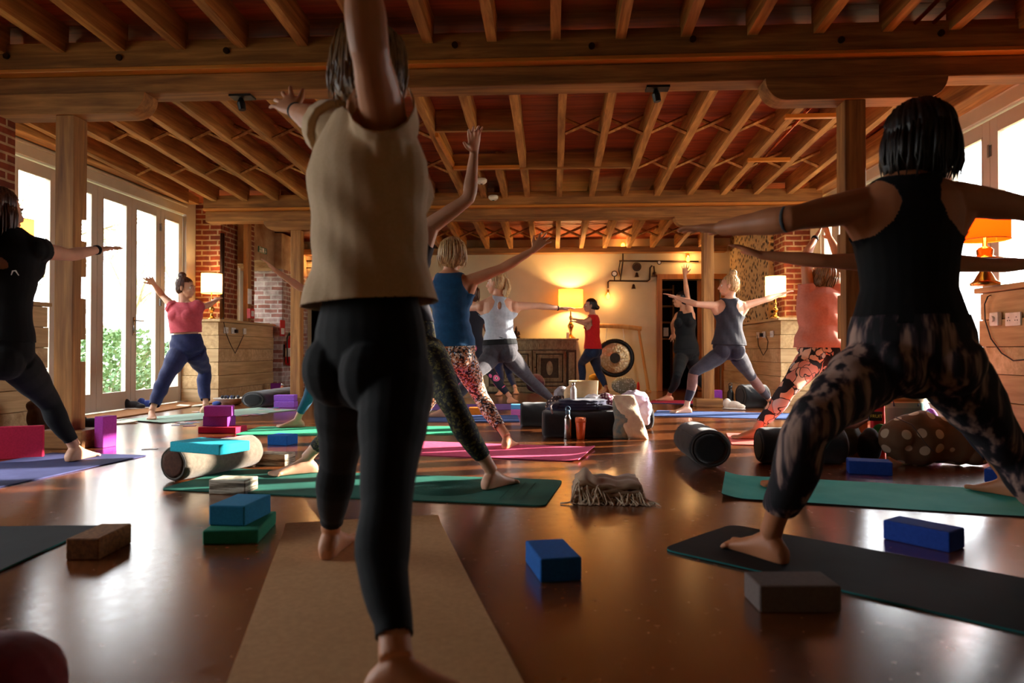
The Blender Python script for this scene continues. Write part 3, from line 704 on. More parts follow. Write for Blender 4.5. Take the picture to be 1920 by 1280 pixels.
# lilac and white bags behind, in the window light
soft('lilac_bag', [((AT(1668, 700, 6.2).x, 6.2, .14), (.09, .08, .16)), ((AT(1690, 700, 6.3).x, 6.3, .18), (.06, .08, .2))], cl('lilac_cloth', (190, 160, 226)), 'lilac bag standing by the right glazed doors', 'bag')
soft('white_bag', [((AT(1722, 700, 6.1).x, 6.1, .16), (.10, .08, .17))], cl('white_cloth', (232, 214, 206)), 'white bag standing by the right glazed doors', 'bag')
soft('purple_bag', [((AT(1745, 800, 5.05).x, 5.05, .15), (.06, .08, .16))], cl('purple_cloth', (140, 40, 140)), 'purple bag right of the striped tote bag', 'bag')
o = MB().tube([AT(1738, 770, 4.9), AT(1750, 782, 4.88), AT(1738, 798, 4.86)], [.012, .03, .008], 8, flat=.4).build('blue_ribbon', cl('cyan_ribbon', (30, 150, 200)), smooth=True); origin(tag(o, 'cyan cloth ribbon hanging on the side of the striped tote', 'ribbon'))
# central pile on the boxy bolster
cy = G(1090, 822).y+.16
def pxz(px, py, y): p = AT(px, py, y); return p
p = AT(1085, 762, cy)
mb = MB()
for k in range(4): mb.ell((p.x+.02*k-.03, cy+.01*k, .225+.022*k), (.25-.015*k, .13, .018))
mb.ell((p.x+.21, cy-.02, .235), (.07, .1, .022)); mb.ell((p.x-.2, cy-.02, .25), (.05, .09, .032))
o = remeshed(mb, 'folded_jumper', cl('navy_knit', (24, 26, 58)), None, .006, 3, .006, 20, 5); origin(tag(o, 'navy jumper folded on the boxy black bolster', 'jumper'))
o = MB().tube([AT(1036, 775, cy-.16), AT(1032, 762, cy-.14), AT(1036, 756, cy-.1), AT(1046, 752, cy-.05)], .008, 8).build('jumper_cord', cl('grey_cord', (120, 110, 110)), smooth=True); tag(origin(o), 'grey cord end at the left of the folded navy jumper', 'cord')
def pile(name, px, py, y, r, mt, lab, cat='clothing', seed=1, disp=.012, extra=()):
    p = AT(px, py, y); parts = [((p.x, y, p.z), r)]+[((p.x+e[0], y+e[1], p.z+e[2]), e[3]) for e in extra]
    return soft(name, parts, mt, lab, cat, disp, 26, seed, .006)
pile('white_shirt', 1112, 752, cy+.08, (.09, .07, .06), cl('white_cotton', (220, 218, 224)), 'white crumpled top on the pile behind the navy jumper', seed=2)
pile('patterned_scarf', 1136, 752, cy+.10, (.08, .06, .07), dotted('maroon_pattern', (96, 30, 60), (220, 200, 205), 40, .4), 'maroon and white patterned scarf on the pile', 'scarf', seed=4)
pile('grey_cardigan', 1052, 742, cy+.42, (.07, .07, .09), cl('grey_wool', (150, 146, 150)), 'grey woolly garment left of the tan basket bag', seed=7, extra=((.02, 0, -.1, (.09, .1, .1)),))
pile('lilac_scarf', 1190, 748, cy+.15, (.12, .08, .07), cl('lilac_stripe', (176, 150, 206), (226, 214, 236), scale=8), 'lilac and white scarf draped over the tote bags', 'scarf', seed=8, extra=((.09, 0, -.09, (.045, .06, .12)),))
soft('speckled_scarf', [((AT(1056, 750, cy+.3).x, cy+.3, .28), (.12, .08, .035)), ((AT(1040, 750, cy+.3).x, cy+.32, .2), (.08, .08, .1))], dotted('speckled_brown', (60, 40, 40), (220, 190, 170), 36, .25), 'dark brown dotted cloth left of the tan basket bag', 'scarf', .008)
def lathe_at(name, p, prof, mt, parent=None, n=24): return MB().lathe(prof, p, n).build(name, mt, parent, smooth=True)
# tan bucket bag
p = AT(1094, 756, cy+.3); root = empty('bucket_bag', (p.x, cy+.3, .0), 'tan bucket-shaped cloth bag standing behind the navy jumper', 'bag')
MB().lathe([(.085, 0), (.1, .02), (.12, .3), (.128, .44), (.122, .44), (.112, .25)], (p.x, cy+.3, 0), 20).build('bag_cloth', cl('tan_cloth', (214, 176, 122), (232, 200, 150), scale=10), root, smooth=True)
MB().ell((p.x-.1, cy+.22, .33), (.07, .03, .08)).build('flap', cl('pale_tan', (226, 196, 150)), root, smooth=True)
# cream tote leaning + map-pattern tote
def sheetbag(px0, px1, py0, py1, y, t, mt, name, lab, leanx=0, writing=None):
    a = AT(px0, py1, y); b_ = AT(px1, py1, y); top = AT(px0+leanx, py0, y).z; root = empty(name, ((a.x+b_.x)/2, y, 0), lab, 'bag')
    rings = []; n = 18; xa, xb = a.x, b_.x; sh = AT(px0+leanx, 700, y).x-AT(px0, 700, y).x
    for k in range(11):
        q = k/10; z = .002+(top-.002)*q; w = (xb-xa)/2*(1-.1*q); dd = t*(math.sin(math.pi*min(1, q*.8+.15)))+.006
        rings.append([((xa+xb)/2+sh*q+w*math.copysign(abs(math.cos(2*math.pi*j/n))**.6, math.cos(2*math.pi*j/n))+.006*math.sin(k+j), y+dd*math.sin(2*math.pi*j/n)+.01*math.sin(k*1.3+j*.7)+.12*q*q, z) for j in range(n)])
    MB().loft(rings).build('bag_cloth', mt, root, smooth=True); return root
mp = cl('map_print', (196, 186, 150), (110, 150, 160), scale=22)
sheetbag(1150, 1180, 748, 818, cy-.14, .05, mp, 'printed_tote', 'tote bag with faded map-like print leaning on the bolster', 0)
r = sheetbag(1172, 1216, 742, 818, cy-.16, .03, cl('cream_canvas', (236, 212, 180)), 'canvas_tote', 'cream canvas tote bag slumped against the bolster end', -22)
# bottles
def bottle(px, py, y, h, r_, mt, capm, name, lab, loop=False, z=0, cat='bottle', capname='cap', group=None):
    p = AT(px, py, y); p.z = z; root = empty(name, p, lab, cat, group)
    MB().lathe([(r_*.9, 0), (r_, .006), (r_, h*.62), (r_*.85, h*.70), (r_*.5, h*.78), (r_*.46, h*.84)], p, 24).build('flask', mt, root, smooth=True)
    MB().lathe([(r_*.5, h*.82), (r_*.55, h*.83), (r_*.55, h*.95), (r_*.4, h*.97)], p, 20).build(capname, capm, root, smooth=True)
    if loop:
        pts = [p+Vector((r_*.55*math.cos(a), 0, h*1.0+r_*.6*math.sin(a))) for a in [math.pi*2*i/14 for i in range(15)]]
        MB().tube(pts, .004, 6).build('carry_loop', capm, root, smooth=True)
    return root
yb = G(1064, 823).y+.04
bottle(1064.5, 800, yb, .235, .034, M['chrome'], mat('blue_grey_cap', (60, 90, 110), .5), 'steel_flask', 'shiny steel drinking flask with loop cap before the boxy bolster', True)
p = G(1089, 824); p.y += .04; root = empty('travel_cup', p, 'orange travel cup with lid beside the steel flask', 'cup')
lathe_at('cup', p, [(.028, 0), (.031, .004), (.041, .135), (.039, .137)], mat('orange_cup', (222, 92, 34), .45), root); lathe_at('lid', p, [(.043, .134), (.043, .165), (.038, .172), (.036, .166)], mat('pale_orange_lid', (232, 128, 84), .45), root)
gm = mat('clear_bottle', (196, 200, 196), .12, spec=.8); bottle(1075, 750, cy-.04, .16, .026, gm, M['chrome'], 'glass_bottle', 'clear bottle with silver cap standing on the pile', z=.285)
bottle(1369.5, 760, G(1370, 762).y, .27, .04, M['blackplastic'], M['blackplastic'], 'black_flask', 'black flask with loop cap by the far right bolster', True)
bottle(529, 730, G(529, 748).y, .24, .035, mat('amber_drink', (190, 120, 90), .2), M['chrome'], 'amber_bottle', 'amber drink bottle by the blocks at the brick corner')
# woven blanket with fringe
bmat = cl('beige_weave', (156, 124, 96), (186, 152, 120), scale=5); fr = cl('cream_fringe', (200, 178, 150)); a, b_ = G(1075, 945), G(1212, 940)
root = empty('fringed_blanket', ((a.x+b_.x)/2, a.y+.12, 0), 'beige blanket with knotted fringe folded on the floor', 'blanket')
w = b_.x-a.x; mb = MB(); 
def rect_layer(z, x0, x1, y0, y1, th, seed):
    nx, ny = 26, 14; T = []; Bm = []
    for j in range(ny+1):
        for i in range(nx+1):
            u, v = i/nx, j/ny; x = x0+(x1-x0)*u; y = y0+(y1-y0)*v+.02*u
            hump = .05*math.exp(-((u-.16)/.12)**2)*math.exp(-((v-.45)/.4)**2)
            zz = z+hump+.005*math.sin(u*17+seed)+.004*math.sin(v*13+u*7+seed)-(.012*max(0, .25-v)*4)*(z > .03)
            T.append((x, y, zz+th)); Bm.append((x, y, max(.001, zz)))
    n = nx+1; K = len(T); fs = []
    for j in range(ny):
        for i in range(nx): q = j*n+i; fs += [(q, q+1, q+n+1, q+n), (K+q+n, K+q+n+1, K+q+1, K+q)]
    for j in range(ny):
        for i in (0, nx): q = j*n+i; fs.append((q, q+n, q+n+K, q+K))
    for i in range(nx):
        for j in (0, ny): q = j*n+i; fs.append((q, q+1, q+1+K, q+K))
    mb.add(T+Bm, fs)
for k in range(4): rect_layer(.002+.022*k, a.x+.005*k, b_.x-.008*k, a.y+.02+.01*k, a.y+.33-.012*k, .018, k*2)
mb.build('blanket_cloth', bmat, root, smooth=True)
rs = random.Random(4)
mb = MB()
for k in range(95):
    x = a.x+.0+rs.random()*w*1.0; z0 = rs.uniform(.008, .05)+(.05*rs.random() if abs(x-a.x-w*.16) < .07 else 0); y0 = a.y+.035+rs.random()*.02
    dx = rs.uniform(-.05, .05); l = rs.uniform(.02, .07)
    pts = [(x, y0+.02, z0), (x+dx*.3, y0-.01, z0-.004), (x+dx*.7, y0-.028, max(.012, z0*.5)), (x+dx, y0-.03-l*.3, .006), (x+dx+rs.uniform(-.02, .02), y0-.04-l*.6, .004)]
    mb.tube(pts, [.003, .003, .0028, .0034, .002], 5)
mb.tube([(a.x+.02, a.y+.03, .03), (a.x-.02, a.y-.0, .008), (a.x-.06, a.y-.0, .004)], .004, 5)
o = mb.build('fringe', fr, root, smooth=True); o['kind'] = 'stuff'
# red bag very near, bottom left
soft('crimson_cushion', [((-.99, 1.2, .10), (.125, .13, .10)), ((-1.07, 1.2, .06), (.12, .14, .06)), ((-.87, 1.16, .035), (.07, .08, .034))], cl('crimson_velvet', (110, 12, 26)), 'dark crimson cushion at the bottom left corner', 'cushion', .004)
# left side small things
p = G(434, 757); p += Vector((.06, -.16, 0)); root = empty('serving_bowl', p, 'wide white bowl with dark beads by the left plinth', 'bowl')
lathe_at('bowl', p, [(.09, 0), (.12, .01), (.20, .085), (.21, .09), (.202, .09), (.12, .03), (0, .03)], mat('white_enamel', (226, 218, 206), .4), root, 32)
for k in range(9): 
    q = Vector((p.x+.03*(k-4)*.9, p.y+.04*math.sin(k*2), .095)); o = MB().ell((q.x, q.y, .09+.012), .022, n=10, m=6).build('beads', cl('bead_%d' % k, (30, 40, 70) if k % 2 else (24, 24, 30)), smooth=True); tag(origin(o), 'small dark ball of wool resting in the white bowl', 'ball', 'balls in the white bowl'); o.name = 'wool_ball'
soft('blue_purse', [((G(403, 762).x, G(403, 762).y+.05, .035), (.06, .05, .035))], cl('blue_purse', (30, 60, 130)), 'small blue purse beside the white bowl', 'purse', .003)
rs = random.Random(9); cols = [(222, 214, 222), (150, 60, 120), (70, 90, 160), (210, 120, 90), (60, 160, 170), (240, 232, 220), (120, 70, 130)]
cm = [mat('card_%d' % i, c, .5, c2=cols[(i+2) % 7], scale=60) for i, c in enumerate(cols)]
for k in range(46):
    t = k/45; px = 330+t*190+rs.uniform(-8, 8); py = 798-t*30+rs.uniform(-5, 5)
    if 365 < px < 445 and py > 776: py = 772
    g = G(px, py); a = rs.uniform(0, 3.1); c_, s_ = math.cos(a), math.sin(a)
    Mx = Matrix.Translation((g.x, g.y, .0015+.0012*k*.1)) @ Matrix.Rotation(a, 4, 'Z'); o = MB().box(-.035, .035, -.055, .055, 0, .001, Mx).build('playing_card', cm[k % 7])
    origin(tag(o, 'small colourful picture card in the fan spread over the floor', 'card', 'picture cards spread on the floor'))
g = G(281, 842); o = MB().box(-.05, .05, -.03, .03, .001, .004, Matrix.Translation(g) @ Matrix.Rotation(.4, 4, 'Z')).build('booklet', cm[5]); origin(tag(o, 'little pale card alone on the shiny floor by the magenta block', 'card'))
def book(px, py, a, w, d, c, lab, y=None):
    g = G(px, py); root = empty('open_notebook', g, lab, 'notebook'); R = Matrix.Translation(g) @ Matrix.Rotation(a, 4, 'Z')
    for s_ in (-1, 1):
        MB().box(0 if s_ > 0 else -w, w if s_ > 0 else 0, -d/2, d/2, .003, .012, R @ Matrix.Rotation(-s_*.09, 4, 'Y')).build('page_block', mat('paper', (236, 226, 200), .8), root)
    MB().box(-w-.004, w+.004, -d/2-.004, d/2+.004, .0, .003, R).build('cover', mat('book_cover', c, .7), root)
book(358, 762, .3, .15, .2, (160, 140, 80), 'open notebook on the pale green mat behind the stack')
book(222, 794, .9, .14, .2, (190, 150, 110), 'open notebook behind the magenta block')
def shoe(px, py, a, mt, lab, L=.27):
    g = G(px, py); root = empty('trainer', g, lab, 'shoe', 'shoes along the doormat'); R = Matrix.Translation(g) @ Matrix.Rotation(a, 4, 'Z')
    mb = MB(); mb.mat4 = R; mb.ell((0, 0, .055), (.09, .04, .05)).ell((-.08, 0, .07), (.05, .036, .062)).ell((.07, 0, .04), (.065, .042, .035))
    remeshed(mb, 'upper', mt, root, .006, 3); mb = MB(); mb.mat4 = R; mb.ell((0, 0, .014), (.14, .045, .014)); mb.build('sole', M['whiteplastic'], root, smooth=True)
bk = cl('black_suede', (24, 22, 26)); bl = cl('blue_canvas', (30, 50, 120))
shoe(250, 768, .2, bk, 'black shoe at the door end of the coir mat'); shoe(262, 764, .3, bk, 'black shoe just behind the other on the coir mat'); shoe(278, 766, .1, bl, 'blue shoe beside the pink-topped woman\'s rear foot')
shoe(171, 805, .3, bk, 'dark shoe between the left post and the magenta block'); shoe(1376, 768, -.5, cl('white_canvas', (214, 200, 180)), 'white shoe in front of the far black bolster')
soft('leather_bag', [((AT(80, 790, 5.6).x, 5.6, .14), (.12, .1, .14)), ((AT(72, 790, 5.6).x, 5.6, .25), (.09, .08, .06))], cl('brown_leather', (72, 42, 28)), 'brown leather bag behind the leg of the black-topped woman', 'bag')
for px, py, w_, lab in ((60, 730, .12, 'white bowl glimpsed behind the black-leggings knee on the left'),):
    p = AT(66, 735, 6.3); p.z = 0; root = empty('side_table', p, 'small wooden table glimpsed behind the left woman\'s knee', 'table')
    bx(p.x-.2, p.x+.14, 6.2, 6.5, .33, .36).build('table_top', M['cladx'], root)
    for sx in (-.17, .11):
        for sy in (6.23, 6.47): bx(p.x+sx-.02, p.x+sx+.02, sy-.02, sy+.02, 0, .33).build('leg', M['cladx'], root)
# mat patterns: faint line design printed on the green mat
g0 = G(1022, 950)
root_m = [o for o in COL.objects if o.name.startswith('yoga_mat') and 'dark green' in o.get('label', '')][0]
mb = MB(); a, b_ = G(1035, 905), G(1005, 946); d = (b_-a).normalized(); p = Vector((d.y, -d.x, 0)); p = p if p.x < 0 else -p
for k in range(3):
    for u in (0, 1):
        s0 = a+d*.06+p*(.08+.05*k); s1 = b_-d*.06+p*(.08+.05*k); s0.z = s1.z = .0092; mb.tube([s0, s1], .0012, 4)
for k in range(10):
    q = a.lerp(b_, .5)+p*.5; r_ = .04+.018*k; mb.tube([Vector((q.x+r_*math.cos(t), q.y+r_*math.sin(t), .0092)) for t in [i*math.pi/12 for i in range(25)]], .001, 4)
mb.build('printed_design', mat('design_line', (16, 70, 58), .8), root_m)

# ================================================================== lamps
def lamp(px, ptop, pbot, pbase, y, prad, lab, glow, col=(255, 208, 138), tapered=1.0, watts=25, pbh=None, base_r=.07, z0=None, shade_s=.9, hue=(255, 218, 160)):
    top, bot, base = AT(px, ptop, y), AT(px, pbot, y), AT(px, pbase, y); r_ = prad/F*y; x = top.x
    root = empty('table_lamp', (x, y, base.z), lab, 'lamp', 'table lamps'); zt, zb = top.z, bot.z; z0 = base.z if z0 is None else z0; root.location.z = z0; H = zb-z0; bpy.context.view_layer.update()
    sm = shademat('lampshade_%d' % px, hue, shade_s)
    n = 40; rings = [[Vector((x+rr*math.cos(2*math.pi*j/n), y+rr*math.sin(2*math.pi*j/n), z)) for j in range(n)] for rr, z in ((r_, zb), (r_*(1+tapered)/2, (zb+zt)/2), (r_*tapered, zt))]
    mb = MB(); mb.loft(rings, cap=False); o = mb.build('lamp_shade', sm, root, smooth=True)
    for rr, z in ((r_, zb), (r_*tapered, zt)): MB().tube([Vector((x+rr*math.cos(2*math.pi*j/n), y+rr*math.sin(2*math.pi*j/n), z)) for j in range(n+1)], .003, 6, cap=False).build('shade_rim', mat('rim', (200, 150, 80), .6), root)
    s = base_r/.07
    prof = [(.085*s, 0), (.085*s, .015), (.055*s, .03), (.03*s, .06), (.018*s, .08), (.03*s, H*.28), (.052*s, H*.38), (.055*s, H*.42), (.03*s, H*.5), (.014*s, H*.56), (.024*s, H*.64), (.03*s, H*.68), (.014*s, H*.74), (.011*s, H*.9), (.011*s, H*1.05), (.004, H*1.06)]
    if base_r > .09: prof = [(.085, 0), (.088, .015), (.066, .03), (.045, .07), (.026, .10), (.022, H*.40), (.034, H*.50), (.03, H*.53), (.10, H*.56), (.102, H*.59), (.062, H*.62), (.046, H*.66), (.05, H*.78), (.036, H*.83), (.016, H*.86), (.012, H*1.05), (.004, H*1.06)]
    MB().lathe(prof, (x, y, z0), 28).build('lamp_base', M['brass'], root, smooth=True)
    MB().ell((x, y, (zt+zb)/2), .03, n=12, m=8).build('bulb', emitmat('bulb_glow_%d' % px, col, 12), root, smooth=True)
    l = bpy.data.lights.new('lamp_light', 'POINT'); l.energy = watts; l.color = tuple(lin(col)[:3]); l.shadow_soft_size = .05
    lo = bpy.data.objects.new('lamp_light', l); COL.objects.link(lo); lo.location = (x, y, (zt+zb)/2); adopt(lo, root)
    return root
lamp(397, 513, 550, 596, 9.56, 19, 'brass lamp with cream drum shade on the left plinth behind the pink-topped woman', 1, z0=1.126, watts=22, base_r=.05)
lamp(1070, 543, 576, 634, 12.2, 22.5, 'brass lamp with yellow drum shade on the carved sideboard', 1, watts=110, z0=.905, base_r=.07, hue=(250, 184, 50), shade_s=.35)
lamp(1454, 518, 556, 601, 9.6, 18, 'brass lamp with cream drum shade against the far right brick pier', 1, z0=1.126, watts=30, base_r=.05)
lamp(1846, 404, 450, 550, 4.84, 40, 'tall polished brass lamp with orange drum shade at the right edge', 1, z0=1.126, watts=11, base_r=.095, hue=(240, 92, 14), shade_s=.5, col=(255, 150, 60))
lamp(45, 412, 446, 548, 6.0, 17, 'lamp with small orange shade on the left plinth behind the long-haired woman', 1, z0=1.126, watts=8, base_r=.06, hue=(255, 170, 80), shade_s=1.3)
lamp(470, 531, 551, 598, 10.7, 7.5, 'tiny brown-shaded lamp on the sill of the arched niche', 1, z0=1.126, watts=0, base_r=.03, hue=(150, 90, 40), shade_s=.0, tapered=.7)
# ================================================================== far wall, fixtures, outside
# door frames
def frame(x0, x1, zt, y, lab, sgn=1, w=.09):
    root = empty('door_frame', ((x0+x1)/2, y, 0), lab, 'door frame')
    bx(x0-w, x0, y-.05, y+.02, 0, zt+w).build('jamb', M['jamb'], root, bevel=.004); bx(x1, x1+w, y-.05, y+.02, 0, zt+w).build('jamb', M['jamb'], root, bevel=.004)
    bx(x0-w, x1+w, y-.055, y+.02, zt, zt+w).build('lintel', M['jamb'], root, bevel=.004); return root
frame(dR0, dR1, dz, YB, 'orange-brown timber frame round the dark far doorway'); frame(dL0, dL1, dz, YB, 'timber frame round the narrow doorway behind the exit-sign post')
o = bx(dR0+.62, dR1-.01, YB+.05, YB+.09, 0.01, dz-.01).build('door_21', M['jamb'], bevel=.004); o['kind'] = 'structure'
# shelf in the dark room
root = empty('shelf_unit', (dR0+.2, 13.3, 0), 'dim wooden shelf unit seen through the dark far doorway', 'shelf')
for z in (.9, 1.2, 1.5, 1.8): bx(dR0-.3, dR0+.3, 13.2, 13.5, z, z+.03).build('shelf', M['joistx'], root)
for x in (dR0-.33, dR0+.3): bx(x, x+.03, 13.2, 13.5, 0, 1.9).build('side_panel', M['joistz'], root)
o = bx(dR0+.13, dR0+.22, 13.17, 13.19, .96, 1.12).build('notice', M['whiteplastic']); origin(tag(o, 'white notice on the shelf in the dark doorway', 'notice'))
# sideboard
def carved():
    m, nt, b = newmat('limed_carved_oak'); b.inputs['Roughness'].default_value = .75
    f = noisy(nt, worldpos(nt, (9, 9, 5)), 2.5, 3, .5); nt.links.new(ramp(nt, f, [(.3, (132, 110, 76)), (.7, (184, 162, 120))]), b.inputs['Base Color'])
    bump(nt, b, noisy(nt, worldpos(nt), 55, 3), .5, .008); return m
oak = carved(); oakd = mat('oak_recess_shade', (66, 50, 32), .8, c2=(84, 66, 44), scale=30); ys_ = 12.03; xr = AT(1083, 700, ys_).x; xl = xr-1.52; zt = .875  # darker oak behind the mouldings paints in the recess shade
root = empty('carved_sideboard', ((xl+xr)/2, 12.2, 0), 'carved limed-oak sideboard against the cream far wall', 'sideboard')
bx(xl+.02, xr-.02, ys_+.03, YB-.02, .08, zt).build('carcass', oak, root, bevel=.004)
bx(xl-.02, xr+.02, ys_-.03, YB-.01, zt, zt+.03).build('top', oak, root, bevel=.008); bx(xl-.01, xr+.01, ys_-.01, YB-.02, 0, .09).build('plinth_moulding', oak, root, bevel=.01)
mb = bx(xl+.02, xr-.02, ys_+.0, ys_+.03, .72, zt)
for k in range(38): mb.ell((xl+.05+k*(xr-xl-.1)/37, ys_-.002, .79), (.012, .008, .03), n=8, m=5)
mb.build('frieze_moulding', oak, root)
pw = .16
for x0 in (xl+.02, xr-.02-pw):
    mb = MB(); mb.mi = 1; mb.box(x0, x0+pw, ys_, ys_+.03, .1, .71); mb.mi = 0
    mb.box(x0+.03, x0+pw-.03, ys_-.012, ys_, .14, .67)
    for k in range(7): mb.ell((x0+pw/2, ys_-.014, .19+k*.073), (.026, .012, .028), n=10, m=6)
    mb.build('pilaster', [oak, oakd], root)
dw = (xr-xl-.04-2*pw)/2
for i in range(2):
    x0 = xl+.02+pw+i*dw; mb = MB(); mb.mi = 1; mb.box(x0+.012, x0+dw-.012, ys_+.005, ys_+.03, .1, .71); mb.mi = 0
    for w0, w1 in ((.012, .05), (.10, .125)):
        for bb in ((x0+w0, x0+w1, .1+w0, .71-w0), (x0+dw-w1, x0+dw-w0, .1+w0, .71-w0), (x0+w1, x0+dw-w1, .1+w0, .1+w1), (x0+w1, x0+dw-w1, .71-w1, .71-w0)): mb.box(bb[0], bb[1], ys_-.006, ys_+.01, bb[2], bb[3])
    for q in (.04, .08, .12):
        a, b_, c, d_ = x0+q, x0+dw-q, .1+q, .71-q; t = .019
        for bb in ((a, b_, c, c+t), (a, b_, d_-t, d_), (a, a+t, c, d_), (b_-t, b_, c, d_)): mb.box(bb[0], bb[1], ys_-.022, ys_+.01, bb[2], bb[3])
    mb.ell((x0+dw/2, ys_, .405), (.055, .014, .12), n=16); mb.ell((x0+dw/2, ys_-.004, .405), (.03, .018, .07), n=12)
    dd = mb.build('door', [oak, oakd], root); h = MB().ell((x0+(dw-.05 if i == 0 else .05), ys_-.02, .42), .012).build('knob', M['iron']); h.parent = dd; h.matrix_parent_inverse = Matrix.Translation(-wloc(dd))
# statue, frame and things on the sideboard
bz = zt+.03
p = AT(968, 620, 12.22); root = empty('seated_figurine', (p.x, 12.22, bz), 'small dark seated bronze figurine on the sideboard', 'figurine')
mb = MB().ell((p.x, 12.22, bz+.03), (.07, .05, .03)).ell((p.x, 12.22, bz+.09), (.042, .032, .06)).ell((p.x, 12.22, bz+.165), (.024, .026, .03)).ell((p.x, 12.22, bz+.2), (.012, .012, .015)).tube([(p.x-.04, 12.22, bz+.12), (p.x-.06, 12.2, bz+.07), (p.x, 12.17, bz+.05), (p.x+.06, 12.2, bz+.07), (p.x+.04, 12.22, bz+.12)], .014)
remeshed(mb, 'figure', M['iron'], root, .004, 2); MB().lathe([(.075, 0), (.08, .006), (.07, .012)], (p.x, 12.22, bz), 20).build('stand', M['iron'], root)
o = MB().lathe([(.06, 0), (.075, .05), (.07, .1), (.045, .17), (.05, .18)], (AT(955, 620, 12.3).x, 12.3, bz), 20).build('vase', cl('purple_glaze', (84, 30, 120)), smooth=True); origin(tag(o, 'purple vase on the sideboard behind the grey-vest woman', 'vase'))
o = bx(AT(1062, 630, 12.1).x, AT(1067, 630, 12.1).x, 12.09, 12.1, bz, bz+.1).build('greeting_card', M['whiteplastic']); origin(tag(o, 'little white card leaning at the foot of the yellow-shaded lamp', 'card'))
# gong and stand
gy = 12.2; c = AT(1153, 671, gy); R_ = 36*gy/F
MR = Matrix.Rotation(math.pi/2, 4, 'X')
def gongmat():
    m, nt, b = newmat('hammered_bronze'); b.inputs['Metallic'].default_value = 1; b.inputs['Roughness'].default_value = .42
    vo = N(nt, 'ShaderNodeTexVoronoi'); vo.inputs['Scale'].default_value = 26; nt.links.new(coords(nt), vo.inputs['Vector'])
    nt.links.new(ramp(nt, vo.outputs['Distance'], [(.0, (232, 214, 180)), (.6, (196, 164, 116))]), b.inputs['Base Color']); bump(nt, b, vo.outputs['Distance'], .5, .01); return m
root = empty('gong', (c.x, gy, c.z-R_), 'large bronze gong with dark rim hanging by the doorway', 'gong')
MB().lathe([(0, .02), (R_*.26, .02), (R_*.28, .012), (R_*.5, .016), (R_*.76, .0), (R_*.82, -.006)], c, 48, MR).build('disc', gongmat(), root, smooth=True)
MB().lathe([(R_*.8, -.01), (R_*.86, .012), (R_, .0), (R_, -.07), (R_*.9, -.07), (R_*.8, -.012)], c, 48, MR).build('rim', mat('black_gong_rim', (16, 14, 14), .4, .4), root, smooth=True)
MB().lathe([(0, .024), (R_*.27, .024), (R_*.27, .018)], c, 32, MR).build('centre_disc', mat('tarnished_centre', (52, 44, 34), .5, .5), root)
MB().tube([c+Vector((-.06, -.026, -.02)), c+Vector((0, -.026, .05)), c+Vector((.01, -.026, -.05)), c+Vector((.05, -.026, -.01))], .006, 6).build('symbol', LT['k'], root)
tl, tr, bl_, br = AT(1100, 612, gy), AT(1197, 616, gy), AT(1093, 736, gy), AT(1216, 738, gy); bl_.z = br.z = .03
root2 = empty('gong_stand', ((tl.x+tr.x)/2, gy, 0), 'slanting pale timber stand carrying the gong', 'stand')
P_ = wood('pale_pine', (190, 126, 56), (226, 168, 92), 'z', .5)
for a, b_ in ((tl, bl_), (tr, br)):
    MB().tube([a+Vector((0, 0, .02)), b_], (.022, .030), 4, up=(0, 1, 0)).build('leg', P_, root2, bevel=.003); bx(b_.x-.03, b_.x+.03, gy-.13, gy+.13, 0, .035).build('foot', P_, root2, bevel=.004)
k = 12; pts = [tl.lerp(tr, (i/k)*1.12-.06)+Vector((0, 0, .028*math.sin(math.pi*i/k))) for i in range(k+1)]
MB().tube(pts, [(.022, .038)]*(k+1), 8, up=(0, 1, 0)).build('top_bar', P_, root2, smooth=True)
for sx in (-.16, .16): MB().tube([c+Vector((sx, -.01, R_*.85)), Vector((c.x+sx*.8, gy, tl.z+.03))], .004, 6).build('cord', LT['w'], root2)
# things under the gong
soft('patterned_cushion', [((AT(1170, 720, 11.5).x, 11.55, .14), (.2, .12, .14))], dotted('silver_floral', (128, 118, 96), (196, 188, 170), 30, .34), 'silver floral cushion below the gong', 'cushion', .01)
soft('mustard_cloth', [((AT(1116, 710, 12.0).x, 12.0, .16), (.13, .05, .16))], cl('mustard', (206, 140, 20), (226, 160, 36)), 'mustard yellow cloth behind the teacher\'s legs', 'cloth', .01)
soft('dark_drum', [((AT(1108, 725, 11.85).x, 11.84, .09), (.10, .035, .09))], BLK0 if False else clothk, 'round black case before the mustard cloth', 'case', .002)
soft('red_bottle_bag', [((AT(1197, 715, 11.7).x, 11.72, .1), (.025, .03, .1))], cl('red_nylon', (200, 40, 30)), 'thin red bag beside the silver floral cushion', 'bag', .002)
soft('burgundy_beanbag', [((AT(1004, 725, 11.75).x, 11.78, .16), (.16, .15, .16))], cl('burgundy', (70, 20, 44)), 'burgundy beanbag before the carved sideboard', 'beanbag', .008)
soft('straw_basket', [((AT(868, 738, 10.6).x, 10.6, .09), (.14, .1, .09))], cl('straw', (190, 150, 96)), 'straw-coloured cushion near the far white wall left', 'cushion', .004)
